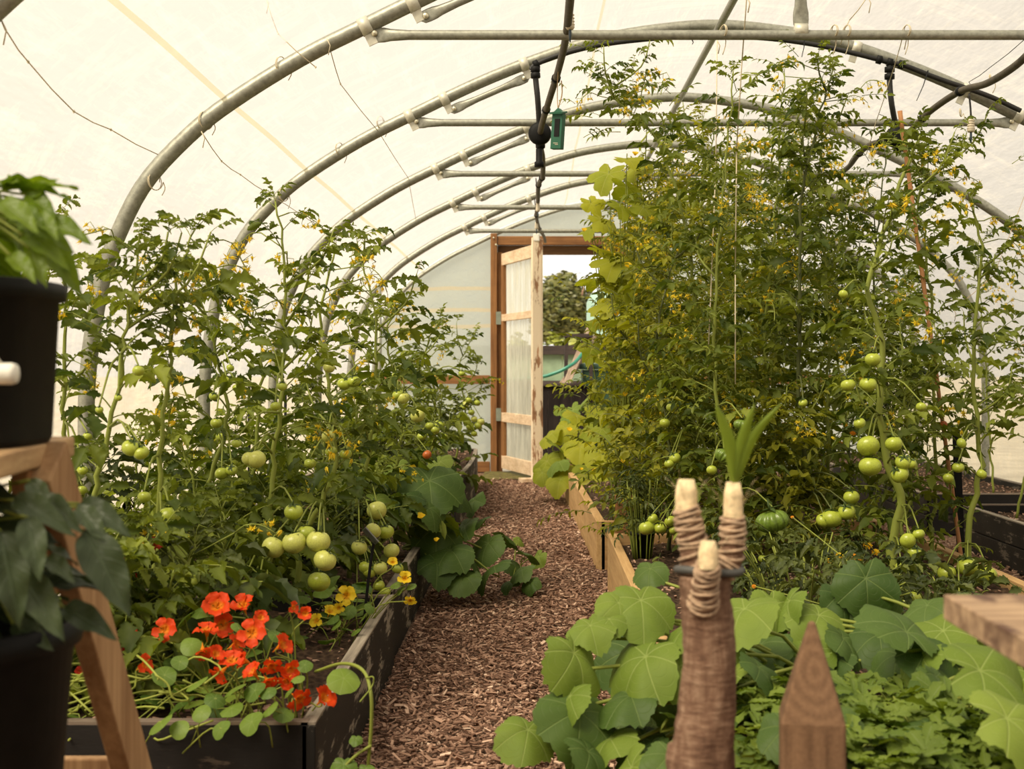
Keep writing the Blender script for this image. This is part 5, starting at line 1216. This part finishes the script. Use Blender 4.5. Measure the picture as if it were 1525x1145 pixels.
pepper('bright green pepper plant growing out of the upper bucket against the sheet', (-.70, 1.58, .965), .13, 56, 41, 'pep_leaf', .095, 1.1, .075,
       [(45, 300, 75, 262, 1.58, 1), (40, 290, 82, 316, 1.57, 1), (65, 330, 130, 347, 1.56, 1), (60, 355, 120, 418, 1.55, 1), (45, 370, 68, 418, 1.5, 1), (30, 330, 104, 358, 1.52, 1), (60, 370, 100, 395, 1.56, 1), (30, 270, 72, 300, 1.6, 1), (0, 275, 22, 262, 1.58, 1), (20, 310, 70, 345, 1.5, 1), (10, 330, 62, 312, 1.54, 1), (35, 350, 92, 372, 1.5, 1), (15, 380, 50, 408, 1.48, 1), (55, 320, 84, 345, 1.5, 1), (0, 300, 55, 335, 1.48, 1)])
pepper('dark-leaved pepper plant growing from the lower black pot, long leaves reaching right', (-.68, 1.55, .55), .19, 58, 42, 'pep_leaf_d', .115, .8, .085,
       [(125, 790, 196, 915, 1.5, 1), (115, 755, 158, 802, 1.52, 1), (20, 745, 95, 770, 1.45, 1), (40, 770, 60, 860, 1.42, 1), (95, 905, 168, 940, 1.5, 1), (118, 750, 190, 785, 1.54, 1), (0, 790, 30, 930, 1.42, 1), (70, 830, 108, 860, 1.46, 1), (60, 740, 115, 775, 1.5, 1), (25, 850, 95, 945, 1.44, 1), (45, 715, 75, 760, 1.48, 1), (20, 930, 75, 960, 1.5, 1)])
# ------------------------------------------------------------------ hoses, fittings and strings under the roof
def hose(name, label, cat, pts, r, mat, joints=(), jr=1.7, extra=None):
    Q = [at(*p) for p in pts]; t = thing(name, label, cat, Q[len(Q) // 2]); mb = MB(); P = spline(Q, 14 * len(Q)); tube(mb, P, r, 12); mb.build('tube', mat, t)
    for (px, py, Y) in joints:
        c = at(px, py, Y); i = int(np.argmin(np.linalg.norm(P - c, axis=1))); i = min(max(i, 2), len(P) - 3); d_ = unit(P[i + 1] - P[i - 1]); mb = MB(); p = P[i]
        tube(mb, [p - d_ * .012, p - d_ * .010, p + d_ * .010, p + d_ * .012], [r * 1.1, r * jr, r * jr, r * 1.1], 12); mb.build('clip', M['black_plastic'], t)
    return t
hose('watering_hose', 'dusty brown watering hose slung along the roof toward the door lintel', 'hose', [(856, -90, 3.1), (848, 10, 3.8), (842, 60, 4.3), (830, 110, 4.75), (816, 155, 5.1), (806, 190, 5.5), (804, 212, 5.75), (808, 235, 6.1), (808, 262, 6.8), (802, 276, 7.3), (801, 300, 8.3), (799, 322, 9.2), (803, 340, 10.1), (810, 352, 10.9), (812, 360, 11.3)],
     .0125, M['brown_hose'], [(843, 55, 4.2), (830, 115, 4.8), (812, 168, 5.2), (806, 262, 6.9), (801, 278, 7.3), (800, 318, 9.1), (804, 342, 10.2)], 1.35)
hose('watering_hose', 'dark watering hose curving down over the tomato vines, on the side wall half', 'hose', [(1600, 10, 3.9), (1545, 66, 4.1), (1512, 98, 4.3), (1470, 124, 4.6), (1430, 136, 4.85), (1385, 166, 5.2), (1350, 200, 5.55), (1330, 210, 5.7), (1300, 214, 5.8), (1280, 228, 6.1), (1262, 250, 6.6), (1240, 262, 7.0), (1215, 258, 7.4), (1180, 270, 8.2)],
     .0125, M['brown_hose'], [(1428, 137, 4.85), (1373, 174, 5.3), (1312, 208, 5.75), (1282, 226, 6.1)], 1.4)
hose('supply_pipe', 'black water supply pipe arching close beneath the second hoop', 'pipe', [(790, 104, 5.6), (800, 95, 5.6), (840, 80, 5.6), (900, 66, 5.6), (980, 57, 5.6), (1060, 54, 5.6), (1140, 57, 5.6), (1210, 66, 5.6), (1270, 79, 5.6), (1325, 93, 5.6), (1348, 98, 5.6), (1400, 118, 5.62), (1470, 142, 5.62), (1520, 165, 5.62)],
     .0105, M['black_rubber'], [(799, 97, 5.6), (1310, 89, 5.6), (1325, 93, 5.6), (1342, 97, 5.6)], 1.75)
hose('drop_pipe', 'black drop pipe joining the supply pipe to the hose beside the green gauge', 'pipe', [(797, 97, 5.6), (798, 120, 5.6), (801, 150, 5.6), (804, 200, 5.65), (805, 222, 5.68)], .0120, M['black_rubber'], [(797, 104, 5.6), (798, 112, 5.6), (804, 186, 5.64), (805, 215, 5.68)], 1.7)
hose('drop_pipe', 'black drop pipe hanging over the tomato tops near the bamboo cane', 'pipe', [(1325, 95, 5.6), (1325, 125, 5.6), (1328, 155, 5.6), (1335, 195, 5.65), (1338, 228, 5.68)], .0120, M['black_rubber'], [(1325, 104, 5.6), (1325, 114, 5.6), (1334, 190, 5.64), (1337, 214, 5.68), (1338, 222, 5.68)], 1.8)
t = thing('valve', 'round black valve body under the second crop bar where hose and pipe meet', 'valve', at(804, 199, 5.62)); mb = MB(); R_ = Rx(pi / 2)
lathe(mb, [(0, -.030), (.030, -.030), (.046, -.02), (.049, 0), (.046, .02), (.030, .030), (0, .030)], at(804, 199, 5.60), 20, R=R_); mb.build('body', M['black_plastic'], t)
mb = MB(); lathe(mb, [(0, 0), (.014, 0), (.014, .05), (.02, .055), (.02, .075), (0, .075)], at(803, 222, 5.60), 12, R=Rx(pi)); mb.build('outlet', M['black_plastic'], t)
t = thing('valve', 'blocky black valve behind the bamboo cane top, joining pipe and side hose', 'valve', at(1335, 207, 5.62)); mb = MB()
lathe(mb, [(0, -.03), (.034, -.03), (.044, -.015), (.044, .015), (.034, .03), (0, .03)], at(1334, 204, 5.62), 18, R=R_); box(mb, at(1338, 203, 5.58), (.07, .03, .03)); mb.build('body', M['black_plastic'], t)
mb = MB(); tube(mb, [at(1318, 206, 5.6), at(1352, 200, 5.6)], .022, 10); mb.build('collar', M['black_plastic'], t)
def nozzle(label, px, y0, y1, Y):
    t = thing('mist_nozzle', label, 'nozzle', at(px, y0, Y)); s = Y / FPX; mb = MB(); tube(mb, spline([at(px - 3, y0 - 34, Y), at(px - 1, y0 - 16, Y), at(px, y0, Y)], 8), .0035, 8); mb.build('feed_tube', M['black_rubber'], t)
    mb = MB(); h = (y1 - y0) * s; a = at(px, y1, Y); lathe(mb, [(0, h), (.007, h), (.009, h * .9), (.012, h * .35), (.014, h * .1), (.010, 0), (0, 0)], a, 14)
    for k in range(4): lathe(mb, [(.0118 + .0005 * k, h * (.75 - .16 * k)), (.0138 + .0004 * k, h * (.72 - .16 * k)), (.0118 + .0005 * k, h * (.69 - .16 * k))], a, 14)
    mb.build('weight', M['white_plastic'], t)
    mb = MB(); lathe(mb, [(.004, 0), (.0045, -.018), (.002, -.038), (0, -.038)], a, 10); mb.build('spray_tip', plain('blue black tip', (.03, .05, .07), .4), t)
nozzle('cream misting nozzle hanging from the side hose against the sheet', 1446, 173, 197, 4.75)
nozzle('cream misting nozzle clipped to the brown hose at the nearest crop bar', 849, 14, 44, 4.05)
nozzle('small cream misting nozzle on the brown hose far down the tunnel', 801, 299, 315, 8.3)
nozzle('tiny cream misting nozzle just above the open door', 799, 330, 341, 9.6)
# green gauge
YG = 4.75; t = thing('thermometer', 'dark green plastic thermometer with small roof hanging on a string', 'thermometer', at(831, 195, YG)); R_ = Rz(rad(-28)) @ Ry(rad(4)); c = at(831, 196, YG)
mb = MB(); box(mb, c, (.042, .026, .125), R_); mb.build('case', M['green_plastic'], t, bevel=.002)
mb = MB(); box(mb, c + R_ @ np.array([0, -.006, .066]), (.050, .042, .006), R_ @ Rx(rad(14)))
V = np.array([(-.021, -.012, .064), (.021, -.012, .064), (.0, -.012, .082), (-.021, .012, .064), (.021, .012, .064), (.0, .012, .082)]) @ R_.T + c; mb.add(V, [np.array([[0, 1, 2], [5, 4, 3]]), np.array([[0, 2, 5, 3], [1, 4, 5, 2]])], smooth=False)
mb.build('roof', M['green_plastic'], t)
mb = MB(); box(mb, c + R_ @ np.array([.002, -.0135, .012]), (.020, .003, .062), R_); mb.build('window', M['black_plastic'], t)
mb = MB()
for k, (dx, dz, w_) in enumerate([(0, -.042, .018), (.004, -.047, .012)]): box(mb, c + R_ @ np.array([dx, -.0140, dz]), (w_, .001, .0016), R_)
mb.build('mark', M['white_plastic'], t)
mb = MB(); tube(mb, spline([c + [0, 0, .08], at(830, 140, YG), at(832, 100, YG - .1), at(841, 55, 4.3)], 16), .0016, 5); tube(mb, spline([c + [0, 0, .08], at(837, 140, YG), at(836, 120, YG)], 8), .0022, 5); mb.build('hanging_string', M['jute'], t)

# twines
def twine(label, P, r=.0016, mat='twine', knots=(), name='twine'):
    Q = [at(*p) for p in P]; mb = MB()
    for a, b in zip(Q[:-1], Q[1:]): tube(mb, [a, (a + b) / 2 - [0, 0, .004], b], r, 5)
    for k in knots: lathe(mb, [(0, -.005), (.004, 0), (0, .005)], Q[k], 6)
    tube(mb, [Q[0], Q[0] + [.01, 0, -.02], Q[0] + [.004, 0, -.05]], r, 4)
    o = mb.build(name, M[mat], origin=Q[0]); return tag(o, label, 'twine')
twine('knotted twine zigzagging from the upper left corner to the nearest hoop', [(2, 30, 2.7), (12, 50, 2.75), (42, 92, 2.9), (110, 166, 3.2), (165, 193, 3.5), (235, 230, 4.1)], knots=(2, 3, 4))
twine('twine from the nearest hoop dipping to the second hoop, with tied tails', [(300, 196, 4.15), (330, 240, 4.5), (358, 260, 4.8), (400, 288, 5.2), (425, 304, 5.65), (490, 345, 6.9)], knots=(1, 2, 3))
twine('twine dropping from the sheet top to a free knot over the nearest hoop', [(395, -5, 4.0), (414, 50, 4.05), (470, 100, 4.1)], knots=(1, 2))
twine('long twine running from the nearest hoop diagonally back across the farther hoops', [(487, 58, 4.15), (492, 75, 4.2), (507, 125, 4.7), (563, 195, 5.65), (608, 265, 7.15), (620, 330, 8.6)], knots=(1, 2, 3, 4))
twine('pale twine tied from ridge to the front tomato tops', [(1112, -5, 4.2), (1105, 90, 4.4), (1097, 220, 4.6), (1095, 400, 4.6), (1095, 572, 4.55)], .0022)
twine('second pale support twine hanging down through the tomato foliage', [(1068, 60, 5.0), (1066, 250, 4.9), (1060, 400, 4.8), (1054, 545, 4.8)], .0022)
twine('thin twine slanting from the sheet to the nearest crop bar', [(1292, -5, 4.1), (1265, 30, 4.15), (1258, 42, 4.17), (1252, 66, 4.3)])
twine('dark thin line slanting up from the brace to the picture edge', [(1443, 122, 5.4), (1475, 100, 5.0), (1530, 55, 4.6)], .0014, 'black_rubber')
twine('reddish support twine at the side wall hanging by the last vine', [(1420, 460, 5.4), (1480, 410, 5.6), (1530, 280, 5.8)], .0012, 'jute')
twine('white twine loop hanging behind the third tomato top', [(1345, 50, 4.2), (1338, 78, 4.6), (1325, 120, 5.0), (1305, 180, 5.5), (1290, 230, 5.8)])
def wrap(label, px, py, Y, r, yaw, n=2, tail=18):
    c = at(px, py, Y); mb = MB(); Q = []
    for a in np.linspace(0, 2 * pi * n, 18 * n): Q.append(c + Rz(yaw) @ np.array([.006 * sin(a * .5) + a * .0012, cos(a) * r, sin(a) * r]))
    tube(mb, Q, .0015, 5); q = Q[-1]; tube(mb, spline([q, q + [.006, 0, -tail * Y / FPX * .5], q + [-.004, 0, -tail * Y / FPX]], 6), .0015, 4); o = mb.build('twine_tie', M['twine'], origin=c); tag(o, label, 'twine')
for k, (px, py, Y, r_, lb) in enumerate([(228, 270, 4.175, .028, 'double twine tie low on the nearest hoop'), (303, 180, 4.175, .028, 'twine tie on the nearest hoop where the dipping string starts'), (417, 98, 4.175, .028, 'single twine tie halfway up the nearest hoop'), (420, 290, 5.66, .028, 'twine tie on the second hoop, lowest one'),
                                         (504, 222, 5.66, .028, 'twine tie low on the second hoop above the tomato tops'), (565, 183, 5.66, .028, 'twine tie on the second hoop crossing the long string'), (1348, 45, 4.16, .017, 'knotted white twine on the nearest crop bar, above the pipe tee'), (1259, 45, 4.16, .017, 'looped white twine on the nearest crop bar, middle of three'),
                                         (1240, 45, 4.16, .017, 'looped white twine on the nearest crop bar, closest to the strut'), (1472, 118, 4.62, .016, 'white twine knotted round the side hose'), (1075, 45, 4.16, .017, 'white twine tie on the nearest crop bar where the ridge tube crosses'), (1428, 168, 5.65, .017, 'white twine round the second crop bar near its end')]):
    wrap(lb, px, py, Y, r_, .3 if py < 60 else -.5, 2, 34 if py < 60 else 20)
for (px, py, x2, y2, lb) in ((1198, 55, 1194, 85, 'short black cable tie pointing down from the supply pipe'), (1382, 105, 1365, 150, 'long black cable tie sticking out below the brace'), (1031, 60, 1031, 66, 'tiny cable tie on the supply pipe')):
    a, b = at(px, py, 5.55), at(x2, y2, 5.5); mb = MB(); tube(mb, [a, (a + b) / 2 + [.004, 0, 0], b], [.003, .002, .0015], 5); o = mb.build('cable_tie', M['black_plastic'], origin=a); tag(o, lb, 'cable tie')

# ------------------------------------------------------------------ the yard outside
darkw = wood('nearly black boards outside', (.006, .0045, .004), (.020, .014, .012), 2); darkx = wood('dark rail outside', (.012, .007, .005), (.035, .022, .016), 0)
darkw.node_tree.nodes['Principled BSDF'].inputs['Specular IOR Level'].default_value = .05
t = thing('compost_box', 'black upright-boarded compost box just outside the doorway', 'compost box', (.08, 14.0, 0))
for k in range(8):
    mb = MB(); box(mb, (-.42 + k * .125, 13.5, .36), (.1245, .03, .72)); mb.build('board', darkw, t, bevel=.004)
mb = MB(); box(mb, (.02, 13.5, .735), (1.0, .10, .03)); mb.build('top_rail', darkx, t, bevel=.004)
for x in (-.47, .53): mb = MB(); box(mb, (x, 14.0, .36), (.03, 1.0, .72)); mb.build('side', darkw, t)
t = thing('garden_fence', 'pale grey-green boarded fence with dark rails behind the compost box', 'fence', (.5, 16.5, 0))
for k in range(16):
    mb = MB(); box(mb, (-1.6 + k * .26, 16.5, .58), (.256, .02, 1.16)); mb.build('board', plain('weathered green board', (.125, .165, .095), .9, 0, .2, 8), t)
for z in (1.12, .70): mb = MB(); box(mb, (.35, 16.46, z), (4.3, .06, .11 if z > 1 else .09)); mb.build('rail', darkx, t, bevel=.004)
t = thing('wheelie_bin', 'dark green wheelie bin standing outside behind the compost box', 'bin', (.78, 14.2, 0)); gb = plain('bin green', (.008, .035, .014), .6, 0, .1, 20)
mb = MB(); s0, s1 = .22, .28; V = [(.78 + x * s, 14.2 + y * s, z) for z, s in ((.06, s0), (.88, s1)) for x, y in ((-1, -1), (1, -1), (1, 1), (-1, 1))]
mb.add(V, np.array([(0, 1, 5, 4), (1, 2, 6, 5), (2, 3, 7, 6), (3, 0, 4, 7), (3, 2, 1, 0), (4, 5, 6, 7)]), smooth=False); mb.build('body', gb, t, bevel=.02)
mb = MB(); box(mb, (.78, 14.2, .915), (.62, .62, .06)); mb.build('lid', gb, t, bevel=.02)
for x in (.58, .98):
    mb = MB(); lathe(mb, [(0, -.02), (.08, -.02), (.09, 0), (.08, .02), (0, .02)], (x, 14.42, .09), 16, R=Ry(pi / 2)); mb.build('wheel', M['black_plastic'], t)
t = thing('water_tank', 'pale green water tank standing tall beyond the bin', 'tank', (1.15, 17.6, 0)); mb = MB(); lathe(mb, [(0, 0), (.45, 0), (.46, .1), (.46, 1.75), (.40, 1.87), (.12, 1.93), (0, 1.93)], (1.15, 17.6, 0), 28); mb.build('barrel', plain('pale tank green', (.15, .22, .17), .6, 0, .1, 5), t)
mb = MB(); lathe(mb, [(0, 1.93), (.12, 1.93), (.12, 1.97), (0, 1.97)], (1.15, 17.6, 0), 16); mb.build('cap', gb, t)
t = thing('garden_stand', 'dark metal frame stand with a slim flat top beside the leaning planks', 'stand', (.45, 13.9, 0))
mb = MB(); box(mb, (.46, 13.9, 1.235), (.30, .20, .035)); mb.build('stand_top', darkx, t)
for (x, y) in ((.34, 13.83), (.58, 13.83), (.34, 13.97), (.58, 13.97)): mb = MB(); beam(mb, (x, y, 1.22), (x + (.03 if x > .4 else -.03), y, .0), .035, .035, (0, 1, 0)); mb.build('leg', darkx, t)
plw = wood('bare grey plank', (.13, .085, .055), (.27, .20, .135), 2)
for k, (a, b, lb) in enumerate([((842, 575), (884, 478), 'rough bare plank leaning steeply by the stand'), ((834, 578), (890, 500), 'longer rough plank leaning behind the other, lower')]):
    pa, pb = at(a[0], a[1], 13.75 + .1 * k), at(b[0], b[1], 14.0 + .1 * k); pa = pa + (pa - pb) * ((pa[2] - .02) / (pb[2] - pa[2])); mb = MB(); beam(mb, pa, pb, .075, .03, (0, -1, .2)); o = mb.build('leaning_plank', plw, origin=pa, bevel=.004); tag(o, lb, 'plank')
mb = MB(); tube(mb, spline([at(740, 566, 13.35), at(800, 562, 13.3), at(825, 556, 13.3), at(845, 547, 13.3), at(858, 538, 13.4), at(872, 520, 13.6)], 30), .018, 10); o = mb.build('garden_hose', plain('bright green hose', (.005, .10, .055), .5)); tag(o, 'bright green garden hose slung across the yard outside', 'hose')
def blob_tree(name, label, c, rad3, n, seed, mat, trunk=True, s=.28, group=None, z0=None):
    r = np.random.default_rng(seed); c = np.asarray(c, float); t = thing(name, label, name.split('_')[-1] if name != 'round_tree' else 'tree', (c[0], c[1], -.03), group); F = MB()
    # crown built of leafy clumps over several lobes
    lob = [c + r.normal(0, .42, 3) * rad3 for _ in range(14)]
    V = []; A = []; k = 0; tri = []
    for i in range(n):
        L0 = lob[r.integers(14)]; d_ = unit(r.normal(0, 1, 3)); p = L0 + d_ * np.array(rad3) * .52 * r.uniform(.75, 1.05)
        if p[2] < (z0 or 0): p[2] = (z0 or 0) + r.random() * .4
        nn = unit(d_ + r.normal(0, .6, 3)); a_ = unit(np.cross(nn, [0.1, .2, 1])); b_ = np.cross(nn, a_); q = s * r.uniform(.5, 1.2)
        V += [p - a_ * q, p + b_ * q * .5, p + a_ * q, p - b_ * q * .5]; A += [(0, 0, np.clip(r.normal(.45 + .25 * d_[2] * 0, .22), 0, 1))] * 4
    F.add(V, np.arange(len(V)).reshape(-1, 4), 0, np.array(A), smooth=False); F.build('crown', mat, t)
    if trunk:
        S = MB(); tube(S, spline([(c[0], c[1], -.03), (c[0] + .1, c[1], c[2] * .5), tuple(c)], 8), np.linspace(.28, .12, 8), 10)
        for k in range(6): d_ = unit(r.normal(0, 1, 3)); d_[2] = abs(d_[2]); tube(S, spline([c * [1, 1, .6], c * [1, 1, .8] + d_ * .5 * np.array(rad3), c + d_ * .9 * np.array(rad3)], 6), np.linspace(.10, .03, 6), 6)
        S.build('trunk', bark, t)
    return t
tm = leafmat('tree foliage', (.030, .040, .009), (.20, .18, .045), .25, (1, 1, .4)); hm = leafmat('hedge foliage', (.06, .08, .010), (.30, .30, .04), .3, (1, 1, .4))
c = at(852, 448, 60); blob_tree('round_tree', 'large round dark green tree far beyond the doorway', (c[0], c[1], c[2] - .2), (1.55, 1.5, 1.75), 9000, 5, tm, True, .17, z0=.4)
c = at(905, 470, 66); blob_tree('round_tree', 'smaller dull tree merging with the big one on the tank side', (c[0], c[1], c[2] - .2), (1.3, 1.3, 1.2), 3500, 6, tm, True, .2, z0=.3)
for k, (px, lb) in enumerate([(808, 'yellow-green bush behind the fence, nearest the door edge'), (838, 'yellow-green bush behind the fence, centre of the gap'), (870, 'yellow-green bush behind the fence, beside the tank'), (775, 'yellow-green bush behind the fence, hidden by the door leaf')]):
    c = at(px, 530, 21); blob_tree('garden_bush', lb, (c[0], c[1], .56), (.30, .3, .74), 2200, 15 + k, hm, False, .07, z0=.1)
